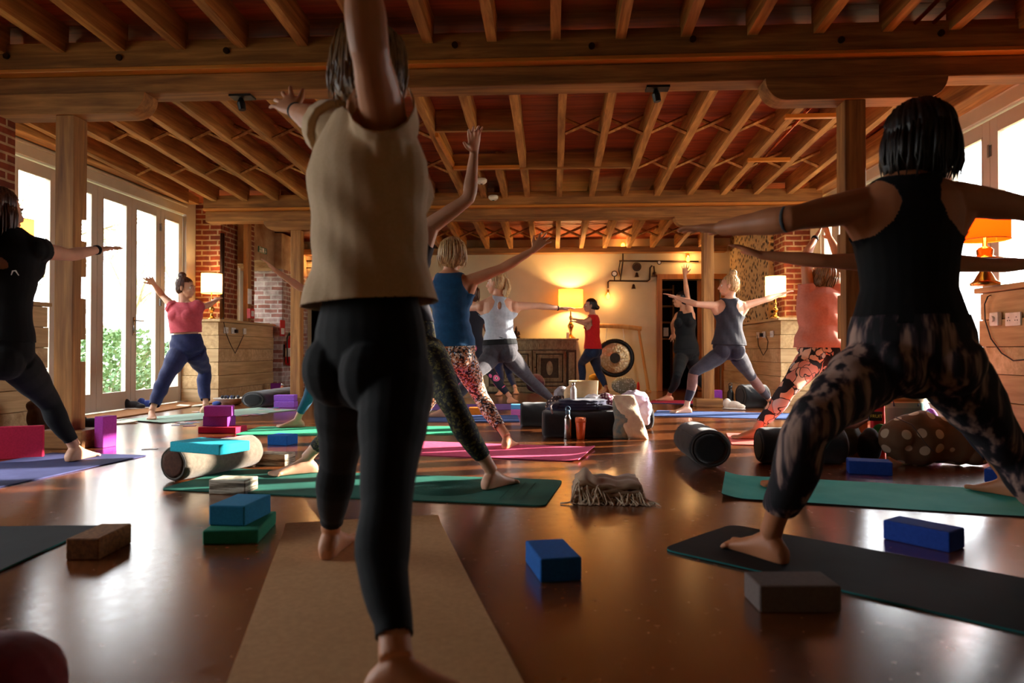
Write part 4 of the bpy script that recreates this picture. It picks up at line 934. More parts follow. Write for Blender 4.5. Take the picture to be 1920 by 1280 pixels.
# pipework with bulbs
yw = YB-.05
pr = empty('pipe_light', AT(1165, 500, yw), 'rusty industrial pipe light with gauges on the cream wall', 'wall light')
def pp(*q): return [AT(a, b_, yw) for a, b_ in q]
for q, r_ in ((((1161, 489), (1310, 490)), .014), (((1168, 462), (1168, 490), (1165, 512), (1163, 525)), .012), (((1140, 540), (1140, 529), (1143, 526), (1214, 527), (1218, 524), (1219, 502), (1222, 498), (1226, 499), (1227, 510)), .014), (((1163, 489), (1160, 505), (1164, 524)), .008), (((1152, 526), (1152, 519)), .01)):
    MB().tube(pp(*q), r_, 10).build('pipe', M['iron'], pr, smooth=True)
for px, py, r_ in ((1152, 513, .045), (1194, 500, .07), (1236, 492, .03)):
    q = AT(px, py, yw-.02); MB().tube([Vector((q.x+r_*math.cos(a), q.y, q.z+r_*math.sin(a))) for a in [i*math.pi/10 for i in range(21)]], .008, 6).build('gauge_rim', M['iron'], pr)
    MB().tube([q+Vector((0, .02, 0)), q+Vector((0, -.005, 0))], r_*.85, 20).build('gauge_face', M['whiteplastic'] if r_ < .05 else M['iron'], pr)
for px, py in ((1194, 516), (1188, 538)): 
    q = AT(px, py, yw-.01); MB().lathe([(.01, .05), (.02, .04), (.035, -.02), (.04, -.03)], q, 12).build('bell', M['iron'], pr, smooth=True)
glow = emitmat('filament_glow', (255, 150, 40), 14)
def bulb(px, py, up, parent, w=6, base_dy=.05):
    q = AT(px, py, yw-.03); MB().ell(q, (.035, .035, .045), n=14).build('bulb', glow, parent, smooth=True)
    MB().tube([q+Vector((0, 0, .04*up)), q+Vector((0, 0, .12*up))], .022, 12).build('bulb_holder', M['brass'], parent, smooth=True)
    l = bpy.data.lights.new('bulb_light', 'POINT'); l.energy = w; l.color = (1, .55, .2); l.shadow_soft_size = .05; o = bpy.data.objects.new('bulb_light', l); COL.objects.link(o); o.location = q+Vector((0, -.06, -.02)); adopt(o, parent)
bulb(1140, 556, 1, pr); bulb(1168, 460, -1, pr, 3); bulb(1290, 486, 1, pr, 8)
q = AT(1227, 516, yw); MB().lathe([(.015, .06), (.03, .05), (.05, -.02)], q, 16).build('lamp_cup', M['iron'], pr, smooth=True)
pl = empty('pipe_light', AT(595, 500, yw), 'industrial pipe light with one bulb over the narrow left doorway', 'wall light')
for q, r_ in ((((589, 462), (589, 489)), .014), (((570, 489), (606, 489)), .012), (((570, 502), (610, 502)), .01)): MB().tube(pp(*q), r_, 10).build('pipe', M['iron'], pl, smooth=True)
bulb(602, 484, 1, pl, 8)
# left wall bits: exit sign, alarm, extinguisher, notices, pipe
p = AX(492, 468, -4.37+.0); yy = p.y
root = empty('exit_sign', (-4.49, AX(492, 468, -4.49).y, AX(492, 468, -4.49).z), 'small green emergency exit sign on the patchy plaster', 'sign')
a, b_ = AX(485, 461, -4.49), AX(500, 477, -4.49); gm_ = mat('exit_green', (16, 84, 56), .4); X0 = -4.485; w_ = b_.y-a.y; h_ = a.z-b_.z; R3 = (math.pi/2, 0, math.pi/2)
bx(-4.5, X0, a.y, b_.y, b_.z, a.z).build('plate', gm_, root)
text('Fire', .06, LT['w'], root, (X0+.002, a.y+w_*.22, a.z-h_*.3), R3); text('exit', .06, LT['w'], root, (X0+.002, a.y+w_*.22, a.z-h_*.7), R3)
bx(X0, X0+.003, a.y+w_*.42, a.y+w_*.62, b_.z+h_*.15, a.z-h_*.15).build('door_symbol', LT['w'], root)
bx(X0, X0+.003, a.y+w_*.79, a.y+w_*.83, b_.z+h_*.35, a.z-h_*.15).build('arrow_shaft', LT['w'], root); MB().add([(X0+.002, a.y+w_*.71, b_.z+h_*.45), (X0+.002, a.y+w_*.91, b_.z+h_*.45), (X0+.002, a.y+w_*.81, b_.z+h_*.15)], [(0, 1, 2)]).build('arrow_head', LT['w'], root)
o = MB().tube([(-4.62, 9.72, 1.127), (-4.62, 9.72, 2.34)], .03, 12).build('service_pipe', M['iron'], smooth=True); origin(tag(o, 'brown vertical service pipe on the left brick pier', 'pipe'))
o = bx(-4.5, -4.43, 10.13, 10.24, 1.127, 2.6).build('wall_stud', M['joistz']); origin(tag(o, 'dark upright timber beside the arched niche', 'post'))
root = empty('fire_alarm_box', (-4.42, 10.16, 1.2), 'small red fire call box on the upright timber', 'alarm')
bx(-4.43, -4.38, 10.1, 10.25, 1.17, 1.31).build('box', mat('fire_red', (190, 20, 20), .4), root); bx(-4.38, -4.376, 10.13, 10.22, 1.2, 1.28).build('glass_front', LT['w'], root)
o = bx(-4.43, -4.425, 10.12, 10.25, 1.38, 1.6).build('wall_notice', LT['w']); origin(tag(o, 'white paper notice above the red fire call box', 'notice'))
xe = -4.37; q = AX(533, 655, xe); yy = q.y
root = empty('fire_extinguisher', (xe+.1, yy, .55), 'red fire extinguisher hanging beside the far left post', 'extinguisher')
MB().lathe([(.03, 0), (.075, .02), (.08, .05), (.08, .36), (.05, .42), (.025, .44), (.02, .5)], (xe+.1, yy, .45), 20).build('cylinder', mat('extinguisher_red', (196, 16, 24), .3), root, smooth=True)
MB().lathe([(.081, .15), (.0815, .16), (.0815, .28), (.081, .29)], (xe+.1, yy, .45), 20).build('label', LT['w'], root, smooth=True)
MB().tube([(xe+.1, yy, .95), (xe+.1, yy-.05, 1.0), (xe+.1, yy-.14, .9), (xe+.1, yy-.13, .6), (xe+.1, yy-.1, .5)], .012, 8).build('hose', M['blackplastic'], root, smooth=True); bx(xe+.08, xe+.13, yy-.06, yy+.02, .94, .97).build('handle', M['blackplastic'], root); bx(xe+.001, xe+.03, yy-.04, yy+.04, .6, .8).build('bracket', M['iron'], root)
q = AX(529, 615, xe); root = empty('extinguisher_notice', (xe, q.y, q.z), 'red and white fire notice on the brick return', 'notice')
bx(xe+.001, xe+.01, q.y-.1, q.y+.1, q.z-.13, q.z+.13).build('plate', mat('notice_red', (190, 40, 40), .5), root); bx(xe+.01, xe+.012, q.y-.07, q.y+.07, q.z-.1, q.z+.0).build('text_panel', LT['w'], root)
# sockets and cables
def sock(x, y, z, nrm, lab, w=.14, plug=False):
    root = empty('wall_socket', (x, y, z), lab, 'socket'); t = .012
    a, b_ = sorted((x, x+nrm*t)); bx(a, b_, y-w/2, y+w/2, z-.043, z+.043).build('plate', M['whiteplastic'], root, bevel=.003)
    for k in ((-.25, .25) if w > .1 else (0,)):
        a, b_ = sorted((x+nrm*t, x+nrm*(t+.002)))
        for dy_, dz_ in ((0, .012), (-.011, -.008), (.011, -.008)): bx(a, b_, y+k*w+dy_-.003, y+k*w+dy_+.003, z+dz_-.003, z+dz_+.003).build('pin_hole', LT['k'], root)
    if plug: 
        a, b_ = sorted((x+nrm*t, x+nrm*(t+.04))); bx(a, b_, y+.01, y+.06, z-.03, z+.02).build('plug', M['blackplastic'], root, bevel=.004)
    return root
sL = -4.508
for px, py, lab, w, pg in ((423, 619, 'double socket on the left far plinth, nearest the corner', .13, False), (437, 620, 'socket with black plug on the left far plinth', .13, True), (458, 621, 'single socket on the left far plinth by the window niche', .09, False)):
    q = AX(px, py, sL); sock(sL, q.y, q.z, 1, lab, w, pg)
o = MB().tube([AX(a, b_, sL+.012) for a, b_ in ((418, 596), (424, 625), (432, 645), (441, 662), (448, 648), (457, 628))], .005, 6).build('cable', M['blackplastic'], smooth=True); origin(tag(o, 'thin black cable looping down the left far plinth', 'cable'))
sR = 2.925
for px, py, lab, w, pg in ((1422, 628, 'socket with white plug on the right far plinth', .13, False), (1433, 627, 'socket with black plug on the right far plinth', .13, True), (1448, 626, 'double socket on the right far plinth nearest the corner', .13, False)):
    q = AX(px, py, sR); sock(sR, q.y, q.z, -1, lab, w, pg)
o = MB().tube([AX(a, b_, sR-.012) for a, b_ in ((1420, 628), (1422, 648), (1431, 666), (1438, 655), (1440, 640), (1436, 630))], .005, 6).build('cable', M['blackplastic'], smooth=True); origin(tag(o, 'thin black cable looping down the right far plinth', 'cable'))
q = AX(1871, 598, sR); root = empty('dimmer_switch', (sR, q.y, q.z), 'square white dimmer switch on the right near plinth', 'switch')
bx(sR-.03, sR, q.y-.045, q.y+.045, q.z-.045, q.z+.045).build('plate', M['whiteplastic'], root, bevel=.006); MB().tube([(sR-.03, q.y, q.z), (sR-.045, q.y, q.z)], .02, 20).build('knob', M['whiteplastic'], root)
q = AX(1902, 598, sR); sock(sR, q.y, q.z, -1, 'double white socket on the right near plinth', .15)
o = MB().tube([AX(1866, 549, 3.0), AX(1852, 556, sR-.03)]+[AX(a, b_, sR-.015) for a, b_ in ((1846, 570), (1847, 600), (1858, 635), (1878, 662), (1900, 676), (1922, 674))], .0045, 6).build('cable', M['blackplastic'], smooth=True); origin(tag(o, 'black lamp cable trailing down the right near plinth', 'cable'))

# ------------------------------------------------------------------ outside
ground = mat('garden_ground', (120, 116, 84), 1, c2=(150, 140, 104), scale=2); S('ground_outside', bx(-40, -5.35, -10, 40, -.3, -.12).box(3.8, 40, -10, 40, -.3, -.12), ground)
leafm = [mat('leaf_green', (80, 120, 74), .6, c2=(130, 164, 112), scale=9), mat('leaf_dark', (60, 96, 66), .6, c2=(100, 140, 96), scale=9)]; bark = mat('pale_bark', (176, 168, 140), .9, c2=(150, 142, 116))
def shrub(x, y, h, w, n, seed, lab, mi=0):
    rs = random.Random(seed); root = empty('garden_shrub', (x, y, -.12), lab, 'shrub', 'shrubs outside the doors'); mb = MB()
    for i in range(n):
        a = rs.uniform(0, 6.28); r_ = w*math.sqrt(rs.random()); z = rs.random(); r_ *= math.sin(math.pi*(.18+.75*z))**.5; p = Vector((x+r_*math.cos(a), y+r_*math.sin(a), z*h))
        d = Vector((rs.gauss(0, 1), rs.gauss(0, 1), rs.gauss(.4, .7))).normalized(); s_ = d.orthogonal().normalized(); L_ = rs.uniform(.05, .11); k_ = L_*.32
        mb.add([p, p+d*L_*.5+s_*k_, p+d*L_, p+d*L_*.5-s_*k_], [(0, 1, 2, 3)])
    o = mb.build('foliage', leafm[mi], root); o['kind'] = 'stuff'
    mb = MB()
    for i in range(9): a = i*.7; mb.tube([(x, y, -.12), (x+.4*w*math.cos(a), y+.4*w*math.sin(a), h*.45), (x+.8*w*math.cos(a), y+.8*w*math.sin(a), h*.8)], [.015, .01, .005], 5)
    mb.build('stems', bark, root)
shrub(-7.0, 10.9, 1.0, .95, 2600, 1, 'glossy green shrub outside the left doors, nearest the post'); shrub(-7.3, 13.6, .85, .85, 2200, 2, 'green shrub outside the left doors, farther along', 1)
shrub(-9.2, 13.0, .9, 1.2, 1600, 5, 'paler green shrub outside the left doors behind the others'); shrub(5.6, 12.0, 1.3, .9, 1200, 8, 'green shrub outside the right doors')
def tree(x, y, h, seed, lab):
    rs = random.Random(seed); root = empty('bare_tree', (x, y, -.12), lab, 'tree', 'bare trees outside the doors'); mb = MB()
    def br(p, d, L_, r_, lv):
        pts = [p]; q = p
        for i in range(4): d = (d+Vector((rs.gauss(0, .13), rs.gauss(0, .13), rs.gauss(.03, .08)))).normalized(); q = q+d*L_/4; pts.append(q)
        mb.tube(pts, [r_*(1-.13*i) for i in range(5)], 6 if lv < 2 else 4)
        if lv < 4:
            for i in range(rs.randint(2, 4) if lv else 5):
                t = rs.uniform(.35, 1); a = pts[min(4, int(t*4))]; nd = (d+Vector((rs.gauss(0, .6), rs.gauss(0, .6), rs.gauss(.1, .35)))).normalized(); br(a, nd, L_*rs.uniform(.5, .72), r_*.5, lv+1)
    br(Vector((x, y, -.12)), Vector((0, 0, 1)), h, .09, 0); mb.build('trunk_and_branches', bark, root)
tree(-8.9, 10.6, 2.6, 3, 'bare pale tree outside the left doors, left one'); tree(-9.4, 15.8, 2.8, 11, 'bare pale tree outside the left doors, middle one'); tree(-9.5, 19.5, 3.0, 5, 'bare pale tree outside the left doors, farthest one'); tree(-12, 8.8, 3.2, 21, 'bare tree outside the left doors, nearest the camera')
# ================================================================== people
def skinmat(name, c):
    m, nt, b = newmat(name); v = coords(nt); f = noisy(nt, v, 9, 4)
    nt.links.new(ramp(nt, f, [(.3, tuple(x*.93 for x in c)), (.7, c)]), b.inputs['Base Color']); b.inputs['Roughness'].default_value = .5
    b.inputs['Subsurface Weight'].default_value = .08; b.inputs['Subsurface Radius'].default_value = (.02, .008, .004); b.inputs['Specular IOR Level'].default_value = .4
    bump(nt, b, noisy(nt, v, 160, 2), .08, .002); return m
SK = {'fair': skinmat('skin_fair', (226, 170, 138)), 'warm': skinmat('skin_warm', (216, 150, 110)), 'tan': skinmat('skin_tan', (200, 130, 90))}
def hairmat(name, dark, light):
    m, nt, b = newmat(name); v = coords(nt, (60, 60, 5)); f = noisy(nt, v, 2.2, 5, .6)
    nt.links.new(ramp(nt, f, [(.35, dark), (.65, light)]), b.inputs['Base Color']); b.inputs['Roughness'].default_value = .42
    b.inputs['Anisotropic'].default_value = .4; bump(nt, b, f, .5, .006); return m
HR = {'blond': hairmat('hair_blond', (150, 104, 60), (240, 204, 146)), 'brown': hairmat('hair_brown', (44, 24, 16), (110, 66, 42)), 'dark': hairmat('hair_dark', (14, 10, 9), (38, 26, 22)),
      'fairb': hairmat('hair_dark_blond', (84, 60, 38), (170, 132, 88))}
def onray(px, py, o, L, sg=-1):
    guess = AT(px, py, o.y+.06*sg)
    d = ray(px, py).normalized(); c = Vector((0, 0, CZ)); oc = c-o; b = oc.dot(d); q = b*b-(oc.dot(oc)-L*L)
    if q <= 0: return c+d*(-b)
    s1, s2 = c+d*(-b-math.sqrt(q)), c+d*(-b+math.sqrt(q))
    return s1 if (s1-guess).length < (s2-guess).length else s2
def bend(A, B, C, k=7, rnd=.16):
    """smooth centre line A-B-C with parameter t in 0..2"""
    out = []
    ts = [i/k for i in range(k*2+1)]
    for t in ts:
        if t < 1-rnd: p = A.lerp(B, t)
        elif t > 1+rnd: p = B.lerp(C, t-1)
        else:
            s = (t-(1-rnd))/(2*rnd); p0 = A.lerp(B, 1-rnd); p2 = B.lerp(C, rnd); p = p0*(1-s)**2+B*2*s*(1-s)+p2*s*s
            p = p.lerp(B, .25)
        out.append((t, p))
    return out
def interp(prof, t):
    for (a, ra), (b, rb) in zip(prof, prof[1:]):
        if t <= b: 
            s = (t-a)/(b-a) if b > a else 0; s = max(0, min(1, s)); s = s*s*(3-2*s); return ra+(rb-ra)*s
    return prof[-1][1]
LEG = [(0, .086), (.18, .090), (.45, .079), (.8, .060), (.95, .054), (1.1, .050), (1.32, .054), (1.6, .043), (1.85, .031), (2.0, .033)]
ARM = [(0, .048), (.2, .046), (.55, .041), (.9, .034), (1.08, .036), (1.25, .037), (1.6, .029), (2.0, .022)]
TORSO = [(-.16, .085, .075, 0), (-.08, .150, .105, 0), (.0, .172, .118, -.008), (.12, .166, .115, -.008), (.25, .145, .100, -.004), (.38, .126, .088, 0), (.52, .132, .094, .002), (.68, .148, .104, .004), (.80, .156, .104, .0), (.90, .150, .088, -.005), (.97, .105, .066, -.01), (1.03, .06, .054, -.008)]
class Body:
    def __init__(s, J, sc=1.0, wide=1.0): s.J = J; s.sc = sc; s.w = wide; s.axes()
    def axes(s):
        J = s.J; s.P = J['pelvis']; s.N = J['neck']; s.up = (s.N-s.P).normalized(); s.L = (s.N-s.P).length
        s.lh = (J['hipR']-J['hipL']).normalized(); s.ls = (J['shR']-J['shL']).normalized()
        s.lat = ((s.lh+s.ls)).normalized(); s.fwd = s.up.cross(s.lat).normalized()
    def torso(s, mb, inf, t0=-1, t1=2, extra=None):
        rings = []
        for t, a, b, off in TORSO:
            if t < t0 or t > t1: continue
            e = extra(t) if extra else 0
            lat = s.lh.lerp(s.ls, max(0, min(1, t))); lat = (lat-s.up*lat.dot(s.up)).normalized(); fw = s.up.cross(lat)
            c = s.P+s.up*(t*s.L)+fw*off; A = (a*s.w*s.sc+inf+e); B = (b*s.w*s.sc+inf+e)
            rings.append([c+lat*A*math.cos(q)+fw*B*math.sin(q) for q in [2*math.pi*j/24 for j in range(24)]])
        mb.loft(rings)
    def traps(s, mb, inf):
        for k in 'LR':
            sh = s.J['sh'+k]; mb.tube([s.N+s.up*.02*s.sc, s.N.lerp(sh, .5)+s.up*.0, sh], [(.035*s.sc+inf)]+[(.045*s.sc+inf)]*1+[(.052*s.sc+inf)], 12)
            mb.ell(sh, .055*s.sc+inf)
            # lat muscle joins arm and flank
            el = s.J['el'+k]; q = sh.lerp(el, .25); mb.tube([q, s.P+s.up*s.L*.62+s.lat*(.10*s.sc*(1 if k == 'R' else -1))], [.036*s.sc+inf, .05*s.sc+inf], 10)
    def hips(s, mb, inf):
        for k, g in (('L', -1), ('R', 1)):
            h = s.J['hip'+k]; mb.ell(s.P+s.lat*g*.078*s.sc*s.w-s.fwd*.058*s.sc-s.up*.035*s.sc, (.088*s.sc*s.w+inf, .088*s.sc*s.w+inf, .092*s.sc+inf))
    def bust(s, mb, inf):
        for g in (-1, 1): mb.ell(s.P+s.up*s.L*.70+s.lat*g*.07*s.sc+s.fwd*.075*s.sc, (.058*s.sc+inf,)*3)
    def leg(s, mb, k, inf, t1=2.0, fat=1.0, cuff=0):
        J = s.J; line = bend(J['hip'+k], J['kn'+k], J['an'+k], 10)
        sd = (J['an'+k]-J['kn'+k]).normalized(); back = -s.fwd; 
        hv = J['toe'+k]-J['an'+k]; hv.z = 0; hv.normalize(); 
        pts = []; rs = []
        for t, p in line:
            if t > t1+1e-6: break
            off = 0
            if 1.1 < t < 1.8: off = .016*math.sin((t-1.1)/.7*math.pi)
            pts.append(p-hv*off*s.sc); rs.append(interp(LEG, t)*s.sc*s.w**.5*fat+inf+cuff*max(0, t-1))
        mb.tube(pts, rs, 18)
    def arm(s, mb, k, inf, t1=2.0, fat=1.0):
        J = s.J; pts = []; rs = []; fat *= J.get('armfat', 1.0)
        for t, p in bend(J['sh'+k], J['el'+k], J['wr'+k], 8, .12):
            if t > t1+1e-6: break
            pts.append(p); rs.append(interp(ARM, t)*s.sc*fat+inf)
        mb.tube(pts, rs, 14)
    def foot(s, mb, k):
        J = s.J; A = J['an'+k]; T = J['toe'+k]; f = T-A; f.z = 0; f.normalize(); r = f.cross(Vector((0, 0, 1))); z0 = s.J.get('ground', .008)
        inn = (1 if k == 'L' else -1); c = Vector((A.x, A.y, 0)); q = s.sc
        rings = []
        for o, w, h, sh in ((-.062, .014, .03, 0), (-.052, .026, .052, 0), (-.03, .032, .074, 0), (0, .033, .094, 0), (.03, .033, .084, 0), (.07, .035, .060, .002), (.11, .041, .044, .004), (.14, .045, .032, .003), (.158, .042, .024, .001)):
            rings.append([c+f*o*q+r*(inn*sh+w*q*math.cos(a))+Vector((0, 0, z0+max(0, h*q*(.5+.5*math.sin(a)) if math.sin(a) > -.6 else 0))) for a in [2*math.pi*j/16 for j in range(16)]])
        mb.loft(rings)
        for i, (l, w) in enumerate(((.195, .0135), (.192, .0095), (.186, .009), (.178, .009), (.168, .009))):
            lat = inn*(.030-.0165*i-(.004 if i else 0)); b = c+f*.14*q+r*lat*q; e = c+f*(l-w)*q+r*lat*1.06*q
            mb.tube([b+Vector((0, 0, z0+.016)), (b+e)/2+Vector((0, 0, z0+.017)), e+Vector((0, 0, z0+w*.95))], [w*1.05*q, w*.95*q, w*q], 8); mb.ell(e+Vector((0, 0, z0+w*.95)), w*q, n=8, m=6)
    def hand(s, mb, k, spread=1.0, curl=.15, fs=1.0):
        J = s.J; Wp = J['wr'+k]; T = J['tip'+k]; d = (T-Wp).normalized(); n = J.get('palm'+k, Vector((0, 0, -1))); n = (n-d*n.dot(d)).normalized(); sd = d.cross(n); q = s.sc
        th = J.get('thumb'+k, Vector((0, 0, 1))); g = 1 if sd.dot(th) > 0 else -1; sd = sd*g
        rings = []
        for o, w, h in ((-.02, .023, .019), (.0, .025, .018), (.025, .030, .017), (.055, .038, .015), (.08, .040, .012), (.092, .036, .009)):
            rings.append([Wp+d*o*q+sd*w*q*math.cos(a)+n*h*q*math.sin(a) for a in [2*math.pi*j/14 for j in range(14)]])
        mb.loft(rings)
        for i, (lat, L, an) in enumerate(((.030, .068, .16), (.0105, .077, .05), (-.0105, .071, -.07), (-.030, .056, -.2))):
            an *= spread; dd = (d*math.cos(an)+sd*math.sin(an)).normalized(); b = Wp+(d*.082+sd*lat)*q; r0 = (.0088 if i < 3 else .0078)*q*fs
            c1 = b+dd*L*.45*q; d2 = (dd+n*(curl+.06*i)).normalized(); c2 = c1+d2*L*.32*q; d3 = (d2+n*curl).normalized(); c3 = c2+d3*L*.26*q
            mb.tube([b-dd*.012, b, c1, c2, c3], [r0, r0*1.02, r0*.98, r0*.9, r0*.75], 9); mb.ell(c3, r0*.76, n=8, m=6)
        b = Wp+(d*.022+sd*.020)*q; dt = (d*.72+sd*.75+n*.15).normalized(); c1 = b+dt*.038*q; dt2 = (dt+d*.5).normalized(); c2 = c1+dt2*.030*q; c3 = c2+dt2*.018*q
        mb.tube([b, c1, c2, c3], [.0135*q, .0115*q, .010*q, .0075*q], 9); mb.ell(c3, .0077*q, n=8, m=6)
    def headframe(s):
        J = s.J; f = J['face'].normalized(); u = J.get('hup', Vector((0, 0, 1))); r = f.cross(u).normalized(); u = r.cross(f).normalized()
        return r, f, u, J['head']
    def head(s, mb):
        r, f, u, H = s.headframe(); q = s.sc; R = Matrix((r, f, u)).transposed()
        P = lambda a, b, c: H+(r*a+f*b+u*c)*q
        E = lambda a, b, c, rr: mb.ell(P(a, b, c), tuple(x*q for x in rr), R, 16, 12)
        E(0, -.012, .028, (.074, .092, .084)); E(0, .022, -.02, (.062, .070, .078)); E(0, .038, -.068, (.046, .046, .042)); E(0, .066, -.090, (.020, .016, .016))
        E(0, .082, .022, (.045, .012, .012)); E(.034, .068, -.028, (.022, .018, .022)); E(-.034, .068, -.028, (.022, .018, .022))
        mb.tube([P(0, .086, .014), P(0, .100, -.012), P(0, .108, -.030)], [.008*q, .010*q, .013*q], 8); E(0, .106, -.032, (.014, .012, .009)); E(.011, .097, -.034, (.007, .009, .006)); E(-.011, .097, -.034, (.007, .009, .006))
        E(0, .088, -.056, (.022, .010, .006)); E(0, .085, -.066, (.019, .010, .007))
        for g in (-1, 1): E(g*.076, -.006, -.008, (.008, .018, .030)); E(g*.079, -.012, .006, (.008, .012, .014))
        base = P(0, -.03, -.05); mb.tube([s.N-s.up*.03*q, s.N.lerp(base, .5), base], [.058*q, .050*q, .052*q], 14)
    def build_skin(s, vox):
        mb = MB(); s.torso(mb, 0); s.traps(mb, 0); s.hips(mb, 0); s.bust(mb, -.006); s.head(mb)
        for k in 'LR':
            s.leg(mb, k, 0); s.arm(mb, k, 0); s.foot(mb, k); s.hand(mb, k, s.J.get('spread', 1.0))
        return remeshed(mb, 'body', s.skin, s.root, vox, 3)
    def tuv(s, co):
        d = co-np.array(s.P); t = d@np.array(s.up)/s.L; u = d@np.array(s.lat); w = d@np.array(s.fwd); return t, u, w
def cut(o, f):
    """keep only f>0 with a clean edge; f is one value per vertex"""
    me = o.data; bm = bmesh.new(); bm.from_mesh(me); bm.verts.ensure_lookup_table(); f = list(f); snap = {}
    for e in bm.edges:
        a, b = e.verts; fa, fb = f[a.index], f[b.index]
        if (fa > 0) != (fb > 0):
            t = fa/(fa-fb); p = a.co.lerp(b.co, t); v = a if t < .5 else b
            if v.index not in snap: snap[v.index] = p
    for i, p in snap.items(): bm.verts[i].co = p; f[i] = 0
    bad = [v for v in bm.verts if f[v.index] < 0]; bmesh.ops.delete(bm, geom=bad, context='VERTS')
    fa = [fc for fc in bm.faces if all(abs(f[v.index]) < 1e-12 for v in fc.verts)] if False else []
    loose = [v for v in bm.verts if not v.link_faces]; bmesh.ops.delete(bm, geom=loose, context='VERTS')
    bm.to_mesh(me); bm.free(); me.update()
    sd = o.modifiers.new('thick', 'SOLIDIFY'); sd.thickness = .0022; sd.offset = 0
    return o
def wrinkle(amp, dirs):
    def fn(co):
        d = np.zeros(len(co))
        for w, ph in dirs: d += np.sin(co@np.array(w)+ph+1.3*np.sin(co@np.array((w[1], w[2], w[0]))*.5))
        return d*amp/len(dirs)
    return fn
def garment(B, name, mt, build, keep, vox, disp=None, smooth=4):
    mb = MB(); build(mb); o = remeshed(mb, name, mt, None, vox, smooth, dispfn=disp)
    n = len(o.data.vertices); co = np.empty(n*3); o.data.vertices.foreach_get('co', co); co = co.reshape(-1, 3)
    cut(o, keep(co)); adopt(o, B.root); return o
def legproj(B, co, k):
    """t along the leg (0..2) and distance to it"""
    J = B.J; best = np.full(len(co), 9.); tt = np.zeros(len(co))
    for a, b, o in ((J['hip'+k], J['kn'+k], 0), (J['kn'+k], J['an'+k], 1)):
        a, b = np.array(a), np.array(b); ab = b-a; t = np.clip((co-a)@ab/(ab@ab), 0 if o else -.3, 1); d = np.linalg.norm(co-(a+t[:, None]*ab), axis=1)
        m = d < best; best[m] = d[m]; tt[m] = t[m]+o
    return tt, best
def armproj(B, co, k):
    J = B.J; a = np.array(J['sh'+k]); b = np.array(J['el'+k]); ab = b-a; L = np.linalg.norm(ab); t = (co-a)@ab/L
    d = np.linalg.norm(co-(a+np.clip(t, 0, L)[:, None]*ab/L), axis=1); return t, d
def leggings(B, mt, top=.3, cuff=1.8, inf=.006, vox=.007, fat=1.0, name='leggings', flare=0, disp=None, exclude=None, only=None):
    def bl(mb):
        B.torso(mb, inf, t1=.55); B.hips(mb, inf)
        mb.ell(B.P-B.up*.07*B.sc-B.fwd*.01, (.10*B.sc+inf, .085*B.sc+inf, .06*B.sc+inf))
        for k in 'LR': B.leg(mb, k, inf, 2.0, fat, flare)
    def keep(co):
        t, u, w = B.tuv(co); f = (top-t)*B.L
        tl, dl = legproj(B, co, 'L'); tr, dr = legproj(B, co, 'R'); tt = np.where(dl < dr, tl, tr)
        f = np.minimum(f, (cuff-tt)*.38)
        if exclude: f = np.minimum(f, exclude(tt))
        if only: f = np.where((dl < dr) == (only == 'L'), f, -1)
        return f
    return garment(B, name, mt, bl, keep, vox, disp)
